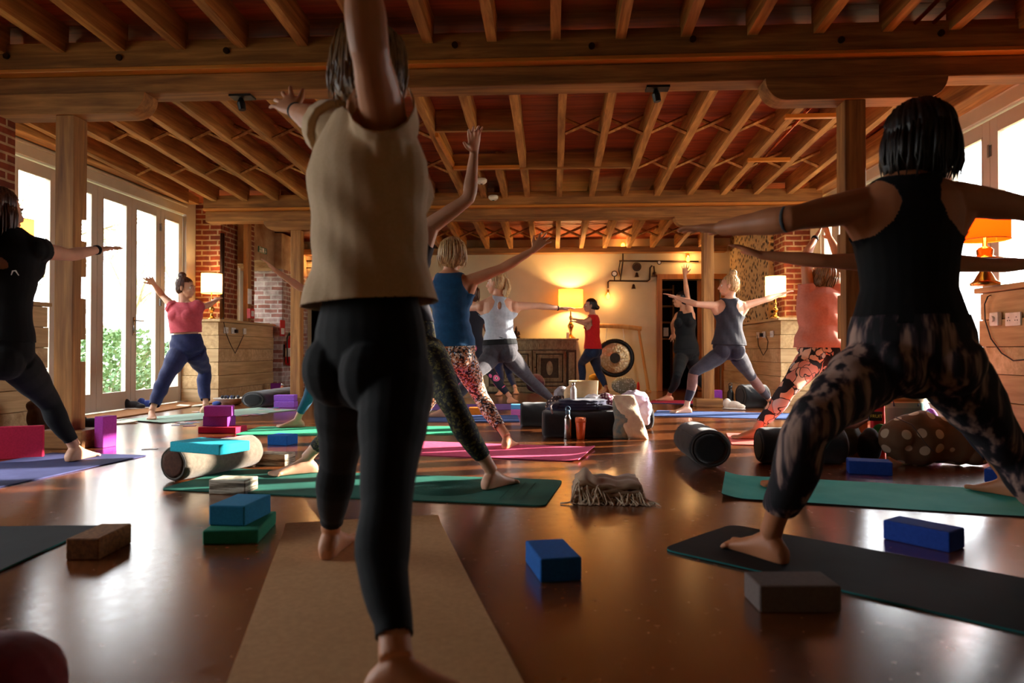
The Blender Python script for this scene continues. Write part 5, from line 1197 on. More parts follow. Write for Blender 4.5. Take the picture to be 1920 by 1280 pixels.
def hairdo(B, style, mt, seed=1, bunpos=None, length=.12):
    r, f, u, H = B.headframe(); q = B.sc; R = Matrix((r, f, u)).transposed(); P = lambda a, b, c: H+(r*a+f*b+u*c)*q
    mb = MB(); E = lambda a, b, c, rr: mb.ell(P(a, b, c), tuple(x*q for x in rr), R, 18, 12)
    E(0, -.022, .038, (.083, .094, .086)); E(0, -.045, -.01, (.074, .066, .070))
    if style == 'bob':
        E(0, -.03, .02, (.102, .102, .10)); E(0, -.05, -.045, (.110, .070, .085)); E(.078, -.005, -.05, (.032, .055, .085)); E(-.078, -.005, -.05, (.032, .055, .085))
    if style == 'long':
        mb.tube([P(.0, -.07, .05), P(.02, -.12, -.06), P(.035, -.165, -.2), P(.03, -.16, -.36)], [(.06*q, .08*q), (.05*q, .10*q), (.04*q, .10*q), (.012*q, .05*q)], 14, up=f); E(.06, -.02, -.05, (.03, .05, .1)); E(-.06, -.02, -.05, (.03, .05, .1))
    if style == 'short':
        E(0, -.03, .03, (.092, .098, .094)); E(0, -.055, -.04, (.078, .055, .065)); E(.062, -.01, -.02, (.028, .05, .06)); E(-.062, -.01, -.02, (.028, .05, .06))
    if style == 'bun':
        b = bunpos or (0, -.06, .14); E(*b, (.040, .042, .036)); mb.tube([P(0, -.05, .09), P(*b)], [.04*q, .03*q], 10)
    if style == 'pony':
        mb.tube([P(0, -.09, .04), P(0, -.125, .03), P(.0, -.14, -.05), P(.0, -.115, -.13), P(.0, -.10, -.19)], [.02*q, .024*q, .032*q, .026*q, .008*q], 10)
    uu, rr_, ff, hh = np.array(u), np.array(r), np.array(f), np.array(H)
    def fn(co):
        d = co-hh; an = np.arctan2(d@rr_, d@ff); z = d@uu
        return .0022*(np.sin(an*31+z*12+seed)+np.sin(an*47-z*20)+.8*np.sin(an*19+z*9+2*np.sin(z*30)))*q
    o = remeshed(mb, 'hair', mt, B.root, .006, 2, dispfn=fn)
    # trim the hair off the face
    n = len(o.data.vertices); co = np.empty(n*3); o.data.vertices.foreach_get('co', co); co = co.reshape(-1, 3); wl = np.array(wloc(B.root))*0
    d = (co-hh)/q; y = d@ff; z = d@uu; x = np.abs(d@rr_)
    face = np.minimum(np.minimum(y-.018+.25*np.maximum(0, x-.05)*0, .062-z), .5)    # inside face window -> positive
    cut(o, -face); o.modifiers.clear() if False else None
    rs = random.Random(seed); mb = MB()
    for i in range(70 if style in ('bob', 'long', 'short') else 26):
        a = rs.uniform(.9, 2*math.pi-.9); ca, sa = math.cos(a), math.sin(a)
        if style == 'bob': z0, l, ra = -.02, rs.uniform(.09, .135), .108
        elif style == 'long': z0, l, ra = -.02, rs.uniform(.16, .30) if ca < -.2 else .12, .094
        elif style == 'short': z0, l, ra = .03, rs.uniform(.08, .14), .096
        else: z0, l, ra = rs.uniform(.0, .08), rs.uniform(.05, .12), .088
        p0 = P(ra*.86*sa, ra*ca-.03, z0+.05); p1 = P(ra*sa, ra*1.02*ca-.032, z0); p2 = P((ra+.003)*sa+rs.uniform(-.008, .008), ra*ca-.034, z0-l*.55); p3 = P((ra-.008)*sa+rs.uniform(-.015, .015), ra*ca-.03+rs.uniform(-.01, .01), z0-l)
        w = rs.uniform(.003, .007)*q if style in ('bob', 'long', 'short') else .0016*q
        mb.tube([p0, p1, p2, p3], [w*.6, w, w*.8, w*.15], 5)
    s_ = mb.build('hair_strands', mt, None, smooth=True); s_.parent = o; s_.matrix_parent_inverse = Matrix.Translation(-wloc(o)); s_['kind'] = 'stuff'
    return o
def band(B, k, t, mt, name='wristband', r=.027, w=.012, seg='wr'):
    J = B.J; a, b = (J['el'+k], J['wr'+k]) if seg == 'wr' else (J['sh'+k], J['el'+k]); p = a.lerp(b, t); d = (b-a).normalized()
    mb = MB(); mb.tube([p-d*w, p-d*w*.6, p+d*w*.6, p+d*w], [r*.96*B.sc, r*1.05*B.sc, r*1.05*B.sc, r*.96*B.sc], 18); return mb.build(name, mt, B.root, smooth=True)
def eyes(B):
    r, f, u, H = B.headframe(); q = B.sc; R = Matrix((r, f, u)).transposed()
    for g in (-1, 1):
        c = H+(r*g*.030+f*.070+u*.002)*q; mb = MB(); mb.ell(c, .013*q, R); mb.mi = 1; mb.ell(c+f*.0085*q, (.006*q, .006*q, .006*q), R)
        mb.build('eye', [LT['w'], LT['k']], B.root, smooth=True)
        mb = MB(); mb.tube([H+(r*g*.014+f*.090+u*.024)*q, H+(r*g*.030+f*.090+u*.030)*q, H+(r*g*.048+f*.078+u*.022)*q], [.002*q, .003*q, .0015*q], 6); mb.build('eyebrow', B.hm, B.root)
def make(label, Y, S, sc=1.0, wide=1.0, skin='fair', hair=('bob', 'dark'), vox=.0065, noeyes=False, hairkw={}):
    """S: pixel spec. joints (px,py,dy) lie at depth Y+dy; limbs solved on their pixel rays at true bone length"""
    J = {}
    def A(v): return AT(v[0], v[1], Y+(v[2] if len(v) > 2 else 0))
    for k in ('pelvis', 'neck', 'head', 'shL', 'shR', 'hipL', 'hipR'): J[k] = A(S[k])
    for k in 'LR':
        for a, b, L in (('sh', 'el', .275), ('el', 'wr', .245), ('wr', 'tip', .17)):
            v = S[b+k]
            if a == 'wr': 
                p = onray(v[0], v[1], J['wr'+k], L*sc, v[2]); J['tip'+k] = J['wr'+k]+(p-J['wr'+k]).normalized()*L*sc
            else: J[b+k] = onray(v[0], v[1], J[a+k], L*sc, v[2])
        t = S['toe'+k]; h = S['heel'+k]; g0, g1 = G(h[0], h[1]), G(t[0], t[1]); fd = (g1-g0); fd.z = 0; fd.normalize()
        J['an'+k] = g0+fd*.055*sc+Vector((0, 0, .088*sc)); J['toe'+k] = g0+fd*.25*sc
        v = S['kn'+k]; d = ray(v[0], v[1]).normalized(); c0 = Vector((0, 0, CZ)); hp, an = J['hip'+k], J['an'+k]
        J['kn'+k] = min((c0+d*(Y*(.6+i*.004)) for i in range(220)), key=lambda p: ((p-hp).length-.42*sc)**2+((p-an).length-.39*sc)**2)
    for k in ('palmL', 'palmR', 'thumbL', 'thumbR', 'face', 'hup'):
        if k in S: J[k] = Vector(S[k])
    for k in ('spread', 'armfat'):
        if k in S: J[k] = S[k]
    B = Body(J, sc, wide); B.root = empty('person', (J['pelvis'].x, J['pelvis'].y, 0), label, 'person'); B.skin = SK[skin]; B.hm = HR[hair[1]]; B.Y = Y
    print('PERSON %-28s spine %.2f shw %.2f | ua %.2f %.2f fa %.2f %.2f | th %.2f %.2f sh %.2f %.2f' % (label[:28], B.L, (J['shR']-J['shL']).length, *[(J[a+k]-J[b+k]).length for a, b in (('sh', 'el'), ('el', 'wr'), ('hip', 'kn'), ('kn', 'an')) for k in 'LR']))
    B.build_skin(vox); hairdo(B, hair[0], B.hm, **hairkw)
    if not noeyes: eyes(B)
    return B
def fabric(name, c, c2=None, sc=40, rough=.8, sheen=.15): return mat(name, c, rough, c2=c2, scale=sc, bmp=.12, sheen=sheen, spec=.3)
def vest(B, mt, hem=.2, inf=.012, vox=.0065, name='vest', wback=None, wfront=None, sleeves=False, sl=.12, loose=None, disp=None, hole=None, neckt=.985, hips=True):
    """top: wback / wfront give half width as a function of t at the back and front"""
    def bl(mb):
        B.torso(mb, inf, extra=loose); B.traps(mb, inf*.7); B.bust(mb, inf)
        if hips: B.hips(mb, inf*1.2)
        if sleeves:
            for k in 'LR': B.arm(mb, k, inf*1.4+.006, 1.0)
    def keep(co):
        t, u, w = B.tuv(co); f = (t-hem)*B.L; r = np.sqrt(u*u+(w+.005)**2); f = np.minimum(f, (neckt-t)*B.L+np.clip(r-.075, 0, 1)*.9)
        for k in 'LR':
            a, d = armproj(B, co, k); f = np.minimum(f, np.where((t > .35), np.maximum((sl if sleeves else .035)-a, d-.105), 1))
        for fnw, m in ((wback, w < 0), (wfront, w >= 0)):
            if fnw: f = np.where(m, np.minimum(f, fnw(t)-np.abs(u)), f)
        if hole: f = np.minimum(f, hole(t, u, w))
        return f
    return garment(B, name, mt, bl, keep, vox, disp)
def curve(*pts):
    xs_, ys_ = zip(*pts); return lambda t: np.interp(t, xs_, ys_)
RACER = curve((.0, .4), (.58, .4), (.66, .135), (.74, .085), (.84, .058), (.93, .072), (1.0, .105), (1.1, .12))
TANKB = curve((.0, .4), (.64, .4), (.72, .15), (.82, .115), (.95, .10), (1.1, .10))
BLK = fabric('black_jersey', (7, 7, 8), (11, 11, 13), 40, .85, .04); 
# ---- 1 front woman
B = make('woman in beige t-shirt and black leggings, arms raised, close in front', 1.95, dict(
    pelvis=(698, 672, 0), neck=(684, 228, .02), head=(704, 138, .06), shL=(634, 248, .08), shR=(724, 240, -.07), hipL=(654, 692, .05), hipR=(746, 696, -.04),
    elL=(596, 228, 1), wrL=(553, 208, 1), tipL=(516, 172, 1), elR=(692, 90, -4), wrR=(668, -130, -1), tipR=(660, -260, -1),
    knL=(636, 858, 1), heelL=(611, 1054), toeL=(650, 1012), knR=(724, 930, -1), heelR=(690, 1318), toeR=(880, 1342),
    face=(.35, .9, -.1), palmL=(0, 1, -.2), thumbL=(1, 0, .6), palmR=(0, 1, 0), thumbR=(-1, 0, 0), spread=1.8, armfat=1.22), 1.07, .94, 'warm', ('short', 'fairb'), .0052, noeyes=False)
leggings(B, fabric('black_leggings', (5, 6, 9), (9, 10, 13), 30, .85, .05), .42, 1.88, .005, .0055)
tee = fabric('oatmeal_tshirt', (206, 172, 130), (216, 184, 142), 120)
J = B.J; sag = curve((-.2, .05), (.2, .045), (.3, .04), (.5, .03), (.8, .022), (1, .006))
vest(B, tee, .225, .016, .0058, 't_shirt', sleeves=True, sl=.10, loose=lambda t: float(sag(t)), neckt=.97,
     disp=lambda co: .004*(np.sin(co[:, 0]*38+6*np.sin(co[:, 2]*6)+co[:, 2]*9)+.7*np.sin(co[:, 0]*23-co[:, 2]*24+co[:, 1]*20))*np.clip((1.35-co[:, 2])*3, .2, 1))
band(B, 'L', .93, BLK, 'watch', .028, .014)
# ---- 2 tie-dye woman
def tiedye():
    m, nt, b = newmat('tie_dye_leggings'); b.inputs['Roughness'].default_value = .8; v = worldpos(nt, (22, 22, 1.7)); f = noisy(nt, v, 1.1, 3, .5, .0)
    f2 = noisy(nt, worldpos(nt, (3, 3, 2.4)), 1.6, 2)
    a = N(nt, 'ShaderNodeMath', operation='MULTIPLY_ADD'); a.inputs[1].default_value = .72; h_ = N(nt, 'ShaderNodeMath', operation='MULTIPLY'); h_.inputs[1].default_value = .28; nt.links.new(f2, h_.inputs[0]); nt.links.new(f, a.inputs[0]); nt.links.new(h_.outputs[0], a.inputs[2])
    nt.links.new(ramp(nt, a.outputs[0], [(.475, (13, 11, 18)), (.515, (64, 48, 56)), (.585, (178, 144, 128))]), b.inputs['Base Color']); return m
B = make('woman in black racerback vest and tie-dye leggings, arms out wide', 2.48, dict(
    pelvis=(1706, 664, 0), neck=(1700, 336, .0), head=(1712, 262, .02), shL=(1622, 384, 0), shR=(1786, 372, 0), hipL=(1648, 682, 0), hipR=(1772, 682, 0),
    elL=(1482, 410, -1), wrL=(1350, 428, 1), tipL=(1272, 428, 1), elR=(1930, 392, -1), wrR=(2060, 400, 1), tipR=(2150, 400, 1),
    knL=(1512, 800, -1), heelL=(1472, 1062), toeL=(1380, 1032), knR=(1888, 842, 1), heelR=(1990, 1040), toeR=(2040, 990),
    face=(-.25, 1, 0), palmL=(0, 0, -1), thumbL=(0, 1, -.2), palmR=(0, 0, -1), thumbR=(0, 1, 0), spread=1.5, armfat=1.18), 1.07, 1.08, 'tan', ('bob', 'dark'), .0052, noeyes=False)
leggings(B, tiedye(), .22, 1.74, .010, .0058, 1.02, 'tie_dye_leggings', .004, disp=lambda co: .003*np.sin(co[:, 0]*40+co[:, 2]*18+3*np.sin(co[:, 2]*11)))
vest(B, BLK, .17, .008, .0055, 'racerback_vest', RACER, TANKB)
band(B, 'L', .05, fabric('grey_bracelet', (74, 78, 84)), 'bracelet', .039, .006)
p = B.J['anL'].lerp(B.J['knL'], .2); q_ = AT(1483, 937, p.y-.05)
for dx, dz in ((-.004, -.004), (.004, -.004), (-.004, .004), (.004, .004)): MB().ell((q_.x+dx*1.2, q_.y, q_.z+dz*1.2), (.0035, .002, .0035), n=8, m=5).build('logo', LT['w'], B.root)
# ---- 3 woman hidden behind her
B = make('person in black top and navy leggings behind the tie-dye leggings', 3.62, dict(
    pelvis=(1700, 668, 0), neck=(1700, 462, 0), head=(1704, 400, .02), shL=(1642, 492, 0), shR=(1762, 492, 0), hipL=(1665, 678, 0), hipR=(1735, 678, 0),
    elL=(1540, 489, 1), wrL=(1425, 478, 1), tipL=(1362, 452, 1), elR=(1864, 497, 1), wrR=(1960, 494, 1), tipR=(2020, 490, 1),
    knL=(1560, 752, -1), heelL=(1522, 922), toeL=(1440, 915), knR=(1815, 790, 1), heelR=(1912, 936), toeR=(1880, 930),
    face=(-.6, .8, 0), palmL=(0, 0, -1), thumbL=(0, 1, .3), palmR=(0, 0, -1), thumbR=(0, 1, 0)), 1.0, 1.0, 'tan', ('bob', 'dark'), .0065)
leggings(B, fabric('navy_leggings', (18, 22, 46)), .3, 1.62, .006, .0075); vest(B, BLK, .15, .01, .0075, 'black_vest', TANKB, TANKB)
# ---- 4 left woman
B = make('woman in black cut-out top and black leggings at the left edge', 3.85, dict(
    pelvis=(-4, 664, 0), neck=(18, 436, 0), head=(4, 396, .0), shL=(-52, 468, .0), shR=(68, 468, .02), hipL=(-38, 676, 0), hipR=(30, 676, 0.02),
    elL=(-130, 500, -4), wrL=(-200, 540, -4), tipL=(-250, 560, -4), elR=(131, 478, 3), wrR=(184, 468, 3), tipR=(226, 463, 3),
    knL=(-90, 820, -1), heelL=(-220, 941), toeL=(-260, 925), knR=(92, 752, 3), heelR=(127, 868), toeR=(176, 857),
    face=(.2, .95, 0), palmL=(0, 0, -1), thumbL=(0, 1, .3), palmR=(.1, 0, -1), thumbR=(-.2, .5, .9), spread=1.3), 1.1, 1.0, 'fair', ('long', 'brown'), .006, hairkw=dict(seed=4))
leggings(B, BLK, .3, 1.86, .005, .007)
def holes(t, u, w):
    f = np.ones_like(t)
    for c in (-.075, .075): f = np.where(w < 0, np.minimum(f, np.sqrt(((u-c)/.055)**2+((t-.75-.25*abs(c)*0+.3*(np.abs(u)-.05))/.05)**2)-1), f)
    return f*.03
vest(B, BLK, .12, .012, .0062, 'cut_out_top', sleeves=True, sl=.045, hole=holes, disp=lambda co: .002*np.sin(co[:, 2]*50+co[:, 0]*30))
band(B, 'R', .95, BLK, 'watch', .027, .014)
q_ = AT(27, 512, B.Y-.135); mb = MB(); mb.tube([q_+Vector((-.018, 0, -.01)), q_+Vector((-.01, 0, .012)), q_+Vector((.006, 0, .014)), q_+Vector((.022, .004, -.012))], [.002, .004, .004, .002], 6); mb.build('logo', LT['w'], B.root)
# ---- 5 pink top woman
B = make('woman in rose pink top and navy trousers lunging by the glazed doors', 7.6, dict(
    pelvis=(350, 652, 0), neck=(346, 568, 0), head=(349, 540, 0), shL=(367, 577, -.02), shR=(327, 578, -.02), hipL=(364, 660, 0), hipR=(338, 660, 0),
    elL=(388, 573, 1), wrL=(403, 565, 1), tipL=(412, 555, 1), elR=(303, 552, -1), wrR=(289, 533, -1), tipR=(274, 516, -1),
    knL=(384, 695, -1), heelL=(376, 775), toeL=(398, 774), knR=(310, 708, -1), heelR=(284, 785), toeR=(286, 792),
    face=(1, -.1, -.05), palmL=(0, 0, -1), thumbL=(0, -1, 0), palmR=(.3, 0, -1), thumbR=(0, -1, 0), spread=1.5), .98, 1.0, 'fair', ('bun', 'brown'), .0065, hairkw=dict(bunpos=(0, -.055, .14)))
B.J  # facing the room
leggings(B, fabric('navy_trousers', (24, 32, 74), (32, 40, 88)), .30, 1.84, .018, .0075, 1.08, 'trousers', disp=lambda co: .003*np.sin(co[:, 0]*45+co[:, 2]*50))
vest(B, fabric('rose_top', (190, 70, 84), (204, 84, 96)), .34, .022, .0075, 'rose_top', sleeves=True, sl=.045, loose=lambda t: .02 if t < .7 else .006, disp=lambda co: .004*np.sin(co[:, 2]*45+co[:, 0]*40))
# ---- 6 leopard leggings
def spots(name, base, cols, sc, th=.5):
    m, nt, b = newmat(name); b.inputs['Roughness'].default_value = .8; v = coords(nt, (sc, sc, sc)); vo = N(nt, 'ShaderNodeTexVoronoi'); vo.inputs['Scale'].default_value = 1; nt.links.new(v, vo.inputs['Vector'])
    n_ = noisy(nt, v, 1.3, 3); k = len(cols); st = [(0, base)]+[(th+.14*i, c) for i, c in enumerate(cols)]
    sp_ = N(nt, 'ShaderNodeSeparateColor'); nt.links.new(vo.outputs['Color'], sp_.inputs[0])
    a = N(nt, 'ShaderNodeMath', operation='MULTIPLY_ADD'); a.inputs[1].default_value = .7; nt.links.new(sp_.outputs[0], a.inputs[0])
    h = N(nt, 'ShaderNodeMath', operation='MULTIPLY'); h.inputs[1].default_value = .5; nt.links.new(n_, h.inputs[0]); nt.links.new(h.outputs[0], a.inputs[2])
    nt.links.new(ramp(nt, a.outputs[0], st, 'CONSTANT'), b.inputs['Base Color']); return m
B = make('person in speckled olive and black leggings behind the beige t-shirt woman', 3.85, dict(
    pelvis=(762, 645, -.04), neck=(742, 420, 0), head=(735, 358, 0), shL=(692, 440, .05), shR=(790, 436, -.02), hipL=(725, 658, .02), hipR=(799, 658, -.10),
    elL=(652, 470, 1), wrL=(640, 420, -1), tipL=(645, 380, -1), elR=(880, 372, 1), wrR=(889, 284, -1), tipR=(890, 230, -1),
    knL=(652, 770, 1), heelL=(594, 888), toeL=(538, 893), knR=(848, 757, 1), heelR=(908, 921), toeR=(944, 912),
    face=(.3, .9, 0), palmL=(0, -1, 0), thumbL=(1, 0, 0), palmR=(.6, -1, 0), thumbR=(-1, 0, .2), spread=1.0), 1.06, .98, 'fair', ('short', 'fairb'), .006)
leggings(B, spots('olive_speckle', (14, 13, 12), [(52, 48, 24), (100, 94, 44), (22, 20, 18)], 85, .56), .3, 1.76, .005, .0068)
vest(B, fabric('plum_top', (28, 20, 30)), .15, .01, .007, 'plum_vest', TANKB, TANKB)
# ---- 7 teal leggings
B = make('person in teal leggings mostly hidden behind the front woman', 6.5, dict(
    pelvis=(640, 652, 0), neck=(655, 530, 0), head=(655, 495, 0), shL=(618, 548, -.02), shR=(690, 548, 0), hipL=(625, 662, 0), hipR=(660, 662, 0),
    elL=(566, 541, -1), wrL=(515, 506, -1), tipL=(490, 482, -1), elR=(735, 545, 1), wrR=(775, 540, 1), tipR=(790, 535, 1),
    knL=(592, 706, -1), heelL=(570, 802), toeL=(528, 803), knR=(695, 725, 1), heelR=(740, 800), toeR=(760, 795),
    face=(-.9, .2, 0), palmL=(-.3, .2, -1), thumbL=(.3, -.6, .6), palmR=(0, 0, -1), thumbR=(0, -1, 0), spread=1.4), .98, 1.0, 'fair', ('short', 'fairb'), .0065)
leggings(B, fabric('teal_leggings', (16, 72, 104), (22, 84, 118)), .3, 1.84, .005, .0075); vest(B, fabric('slate_vest', (40, 60, 80)), .15, .01, .008, 'vest', TANKB, TANKB)
# ---- 8 blue vest
B = make('blonde woman in petrol blue vest and multicoloured speckled leggings', 5.05, dict(
    pelvis=(848, 658, 0), neck=(843, 512, 0), head=(850, 478, .02), shL=(812, 535, .03), shR=(872, 530, -.02), hipL=(828, 668, .02), hipR=(866, 668, 0),
    elL=(775, 560, 1), wrL=(730, 590, 1), tipL=(705, 600, 1), elR=(944, 502, -1), wrR=(1001, 468, 1), tipR=(1030, 437, 1),
    knL=(806, 745, -1), heelL=(758, 842), toeL=(740, 846), knR=(900, 742, -1), heelR=(946, 844), toeR=(972, 832),
    face=(.1, 1, -.1), palmL=(0, 0, -1), thumbL=(0, 1, 0), palmR=(.2, 1, 0), thumbR=(-1, 0, .6), spread=1.9), 1.0, .97, 'warm', ('short', 'blond'), .006, hairkw=dict(seed=3))
leggings(B, spots('multi_speckle', (26, 18, 20), [(36, 26, 24), (170, 98, 52), (206, 150, 110), (228, 224, 216), (110, 134, 180)], 85, .36), .12, 1.78, .006, .007)
vest(B, fabric('petrol_vest', (8, 66, 108), (12, 80, 124)), .06, .009, .0065, 'petrol_vest', TANKB, TANKB, disp=lambda co: .0018*np.sin(co[:, 2]*80+co[:, 0]*20))
# ---- 9 grey vest
B = make('woman with blonde ponytail in pale grey crossed-strap vest and charcoal leggings', 7.9, dict(
    pelvis=(938, 656, 0), neck=(933, 556, 0), head=(930, 531, .0), shL=(902, 574, .0), shR=(964, 574, 0), hipL=(923, 668, 0), hipR=(956, 668, 0),
    elL=(868, 578, 1), wrL=(835, 584, 1), tipL=(815, 586, 1), elR=(1010, 573, 1), wrR=(1050, 578, 1), tipR=(1090, 576, 1),
    knL=(886, 706, -1), heelL=(842, 783), toeL=(808, 783), knR=(994, 712, 1), heelR=(1040, 770), toeR=(1052, 764),
    face=(-.9, .35, 0), palmL=(0, 0, -1), thumbL=(0, 1, 0), palmR=(0, .2, -1), thumbR=(0, -1, .2), spread=.8), 1.06, 1.06, 'fair', ('pony', 'blond'), .0065)
leggings(B, fabric('charcoal_leggings', (50, 46, 52), (62, 58, 64)), .22, 1.8, .006, .0075)
kb = curve((0, .4), (.6, .4), (.7, .12), (.8, .07), (.9, .05), (.96, .075), (1.1, .1))
vest(B, fabric('pale_grey_vest', (176, 186, 198), (196, 204, 214)), .20, .012, .007, 'crossed_vest', kb, TANKB, hole=lambda t, u, w: np.where(w < 0, (np.sqrt((u/.022)**2+((t-.82)/.07)**2)-1)*.03, 1), disp=lambda co: .003*np.sin(co[:, 2]*55+co[:, 0]*18))
vest(B, BLK, .10, .009, .0075, 'black_under_band', hole=lambda t, u, w: (.24-t)*.5); band(B, 'R', .9, BLK, 'bracelet', .027, .006)
# ---- 10 floral leggings
def floral():
    m, nt, b = newmat('pink_floral'); b.inputs['Roughness'].default_value = .8; v = coords(nt, (9.5, 9.5, 9.5)); vo = N(nt, 'ShaderNodeTexVoronoi'); vo.inputs['Scale'].default_value = 1; nt.links.new(v, vo.inputs['Vector'])
    nt.links.new(ramp(nt, vo.outputs['Distance'], [(0, (20, 16, 30)), (.12, (240, 226, 214)), (.2, (232, 96, 140)), (.46, (22, 18, 34))], 'CONSTANT'), b.inputs['Base Color']); return m
B = make('person in dark navy t-shirt and pink floral leggings behind the grey-vest woman', 9.7, dict(
    pelvis=(886, 660, 0), neck=(884, 576, 0), head=(882, 552, 0), shL=(862, 588, 0), shR=(904, 588, 0), hipL=(876, 668, 0), hipR=(897, 668, 0),
    elL=(842, 600, -1), wrL=(825, 606, -1), tipL=(812, 606, -1), elR=(912, 618, 1), wrR=(925, 625, 1), tipR=(936, 626, 1),
    knL=(862, 704, -1), heelL=(838, 757), toeL=(820, 757), knR=(925, 704, -1), heelR=(953, 757), toeR=(966, 755),
    face=(-.8, .3, 0), palmL=(0, 0, -1), thumbL=(0, 1, 0), palmR=(0, 0, -1), thumbR=(0, -1, 0)), 1.0, 1.0, 'warm', ('short', 'brown'), .007)
leggings(B, floral(), .2, 1.82, .007, .008); vest(B, fabric('ink_tshirt', (24, 24, 34)), .14, .014, .008, 't_shirt', sleeves=True, sl=.12)
# ---- 11 far navy
B = make('person in navy leggings standing before the sideboard behind the others', 11.5, dict(
    pelvis=(938, 660, 0), neck=(936, 588, 0), head=(934, 567, 0), shL=(918, 598, 0), shR=(954, 598, 0), hipL=(930, 667, 0), hipR=(948, 667, 0),
    elL=(902, 612, 1), wrL=(890, 622, 1), tipL=(882, 626, 1), elR=(958, 622, -1), wrR=(950, 636, -1), tipR=(944, 642, -1),
    knL=(938, 700, -1), heelL=(940, 741), toeL=(928, 744), knR=(955, 700, -1), heelR=(966, 738), toeR=(972, 742),
    face=(-.6, -.6, 0), palmL=(0, 0, -1), thumbL=(0, 1, 0), palmR=(0, 0, -1), thumbR=(0, 1, 0)), .98, 1.0, 'fair', ('short', 'dark'), .007)
leggings(B, fabric('deep_navy_leggings', (24, 34, 70)), .3, 1.84, .006, .008); vest(B, fabric('plum_vest2', (60, 30, 70)), .15, .01, .008, 'plum_vest', TANKB, TANKB)
# ---- 12 teacher
B = make('dark-haired woman in bright red sleeveless top lunging beside the gong', 11.5, dict(
    pelvis=(1110, 655, 0), neck=(1111, 590, 0), head=(1106, 573, 0), shL=(1106, 599, -.12), shR=(1114, 599, .12), hipL=(1108, 660, -.08), hipR=(1112, 660, .08),
    elL=(1094, 603, -1), wrL=(1084, 600, 1), tipL=(1073, 595, 1), elR=(1100, 607, -1), wrR=(1080, 603, 1), tipR=(1072, 600, 1),
    knL=(1090, 680, -1), heelL=(1097, 737), toeL=(1082, 737), knR=(1121, 695, 1), heelR=(1140, 737), toeR=(1122, 739),
    face=(-1, -.15, 0), palmL=(0, 0, -1), thumbL=(0, -1, .5), palmR=(0, 0, -1), thumbR=(0, -1, .5), spread=1.5), .97, .95, 'fair', ('bun', 'dark'), .0065, hairkw=dict(bunpos=(0, -.12, -.03)))
leggings(B, fabric('ink_blue_leggings', (26, 40, 66)), .3, 1.86, .01, .008, 1.05); vest(B, fabric('red_blouse', (206, 20, 24), (222, 30, 30)), .02, .018, .008, 'red_blouse', loose=lambda t: .015 if t < .6 else 0, disp=lambda co: .003*np.sin(co[:, 0]*60))
# ---- 13 doorway woman
B = make('person in black with one arm raised in front of the dark doorway', 10.0, dict(
    pelvis=(1287, 658, 0), neck=(1283, 582, 0), head=(1277, 562, 0), shL=(1296, 590, -.06), shR=(1272, 592, .06), hipL=(1295, 667, 0), hipR=(1278, 667, 0),
    elL=(1288, 552, -1), wrL=(1284, 516, 1), tipL=(1285, 494, 1), elR=(1262, 606, 1), wrR=(1262, 625, 1), tipR=(1264, 640, 1),
    knL=(1306, 704, 1), heelL=(1328, 748), toeL=(1345, 745), knR=(1270, 704, -1), heelR=(1262, 752), toeR=(1238, 752),
    face=(-1, .1, .1), palmL=(0, -1, 0), thumbL=(1, 0, 0), palmR=(0, -1, 0), thumbR=(-1, 0, 0), spread=2.0), 1.0, .97, 'warm', ('bun', 'dark'), .0065, hairkw=dict(bunpos=(0, -.11, 0)))
leggings(B, BLK, .3, 1.8, .008, .0075); vest(B, BLK, .05, .01, .0075, 'black_vest', TANKB, TANKB)
# ---- 14 bun blonde
B = make('blonde woman with high bun in charcoal vest and mesh-panel leggings, arms out', 8.15, dict(
    pelvis=(1366, 652, 0), neck=(1369, 560, 0), head=(1366, 536, 0), shL=(1345, 573, 0), shR=(1393, 574, 0), hipL=(1352, 664, 0), hipR=(1381, 664, 0),
    elL=(1305, 570, -1), wrL=(1269, 558, 1), tipL=(1240, 547, 1), elR=(1434, 562, 1), wrR=(1464, 552, 1), tipR=(1488, 543, 1),
    knL=(1300, 698, -1), heelL=(1296, 775), toeL=(1256, 776), knR=(1408, 705, 1), heelR=(1442, 766), toeR=(1462, 762),
    face=(-1, .25, 0), palmL=(0, 0, -1), thumbL=(0, 1, .2), palmR=(0, 0, -1), thumbR=(0, 1, .2), spread=.8), 1.0, 1.0, 'fair', ('bun', 'blond'), .0062, hairkw=dict(bunpos=(0, -.05, .145), seed=6))
leggings(B, fabric('aubergine_leggings', (34, 28, 38), (44, 36, 48)), .3, 1.84, .006, .0075, exclude=lambda t: (np.abs(t-1.28)-.24)*.38)
mesh_m = fabric('sheer_mesh', (110, 74, 66), (124, 86, 76))
for kk in 'LR': leggings(B, mesh_m, .3, 1.56, .004, .0075, name='mesh_panel', exclude=lambda t: (t-1.02)*.38, only=kk)
vest(B, fabric('charcoal_vest', (36, 34, 42), (46, 43, 52)), .06, .014, .0068, 'charcoal_vest', RACER, TANKB, loose=lambda t: .008 if t < .4 else 0, disp=lambda co: .003*np.sin(co[:, 0]*50+co[:, 2]*25))
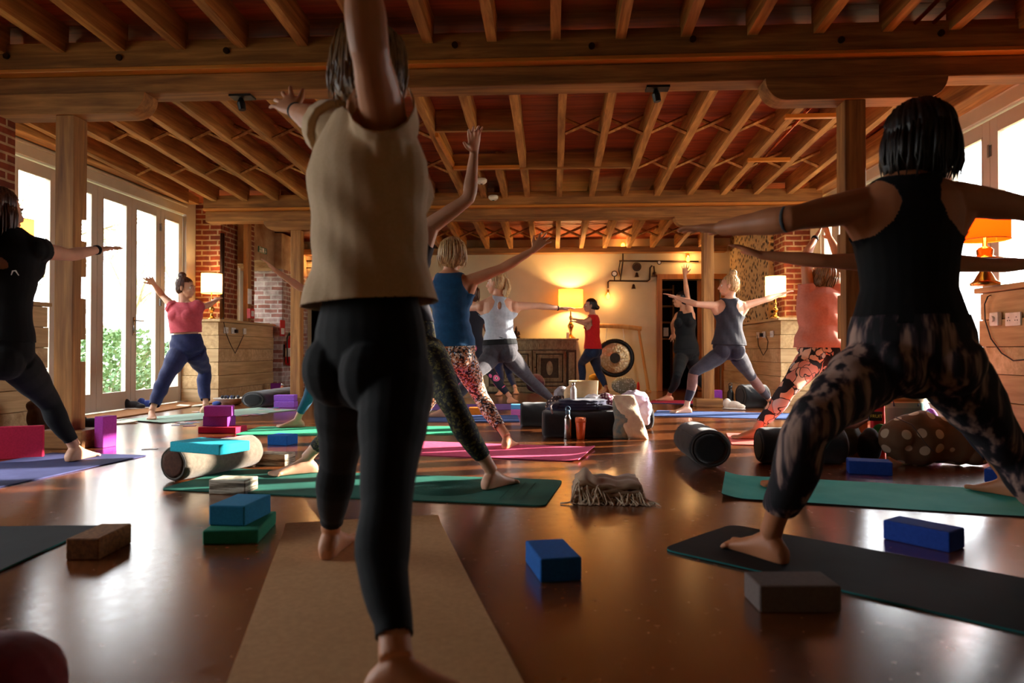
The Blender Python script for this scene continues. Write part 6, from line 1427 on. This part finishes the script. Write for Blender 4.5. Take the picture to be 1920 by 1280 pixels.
# ---- 15 salmon
def geo():
    m, nt, b = newmat('peach_black_print'); b.inputs['Roughness'].default_value = .8; v = coords(nt, (1, 1, 1)); nz = N(nt, 'ShaderNodeTexNoise'); nz.inputs['Scale'].default_value = 5; nt.links.new(v, nz.inputs['Vector'])
    ad = N(nt, 'ShaderNodeVectorMath', operation='MULTIPLY_ADD'); ad.inputs[1].default_value = (.35, .35, .35); nt.links.new(nz.outputs['Color'], ad.inputs[0]); nt.links.new(v, ad.inputs[2])
    ve = N(nt, 'ShaderNodeTexVoronoi', feature='DISTANCE_TO_EDGE'); ve.inputs['Scale'].default_value = 11; nt.links.new(ad.outputs[0], ve.inputs['Vector'])
    vc = N(nt, 'ShaderNodeTexVoronoi'); vc.inputs['Scale'].default_value = 11; nt.links.new(ad.outputs[0], vc.inputs['Vector']); sp_ = N(nt, 'ShaderNodeSeparateColor'); nt.links.new(vc.outputs['Color'], sp_.inputs[0])
    c1 = ramp(nt, sp_.outputs[0], [(0, (240, 184, 154)), (.35, (222, 140, 120)), (.58, (206, 198, 196)), (.86, (28, 20, 26))], 'CONSTANT')
    mx = N(nt, 'ShaderNodeMix', data_type='RGBA'); nt.links.new(ramp(nt, ve.outputs['Distance'], [(.025, (0, 0, 0, 1)), (.05, (1, 1, 1, 1))]), mx.inputs['Factor']); mx.inputs['A'].default_value = lin((26, 18, 24)); nt.links.new(c1, mx.inputs['B'])
    nt.links.new(mx.outputs['Result'], b.inputs['Base Color']); return m
B = make('woman in salmon t-shirt and peach and black patterned trousers, hands joined overhead', 5.7, dict(
    pelvis=(1540, 655, 0), neck=(1540, 540, .0), head=(1543, 516, .03), shL=(1517, 552, 0), shR=(1564, 552, 0), hipL=(1524, 672, 0), hipR=(1558, 672, 0),
    elL=(1509, 482, 1), wrL=(1529, 446, 1), tipL=(1545, 418, 1), elR=(1572, 478, 1), wrR=(1556, 446, 1), tipR=(1544, 416, 1),
    knL=(1478, 728, -1), heelL=(1432, 824), toeL=(1380, 824), knR=(1600, 735, 1), heelR=(1622, 812), toeR=(1648, 808),
    face=(-.4, .8, .4), palmL=(1, 0, 0), thumbL=(0, 1, .2), palmR=(-1, 0, 0), thumbR=(0, 1, .2), spread=.6), 1.0, 1.04, 'warm', ('bob', 'fairb'), .006, hairkw=dict(seed=8))
leggings(B, geo(), .2, 1.84, .009, .0075, 1.08, 'patterned_trousers')
vest(B, fabric('salmon_tshirt', (212, 126, 104), (222, 140, 118), 60), .03, .02, .0065, 'salmon_t_shirt', sleeves=True, sl=.09, loose=lambda t: .018 if t < .8 else .0, disp=lambda co: .005*np.sin(co[:, 2]*38+co[:, 0]*14+2*np.sin(co[:, 0]*20)))
band(B, 'L', .95, BLK, 'watch', .027, .014)
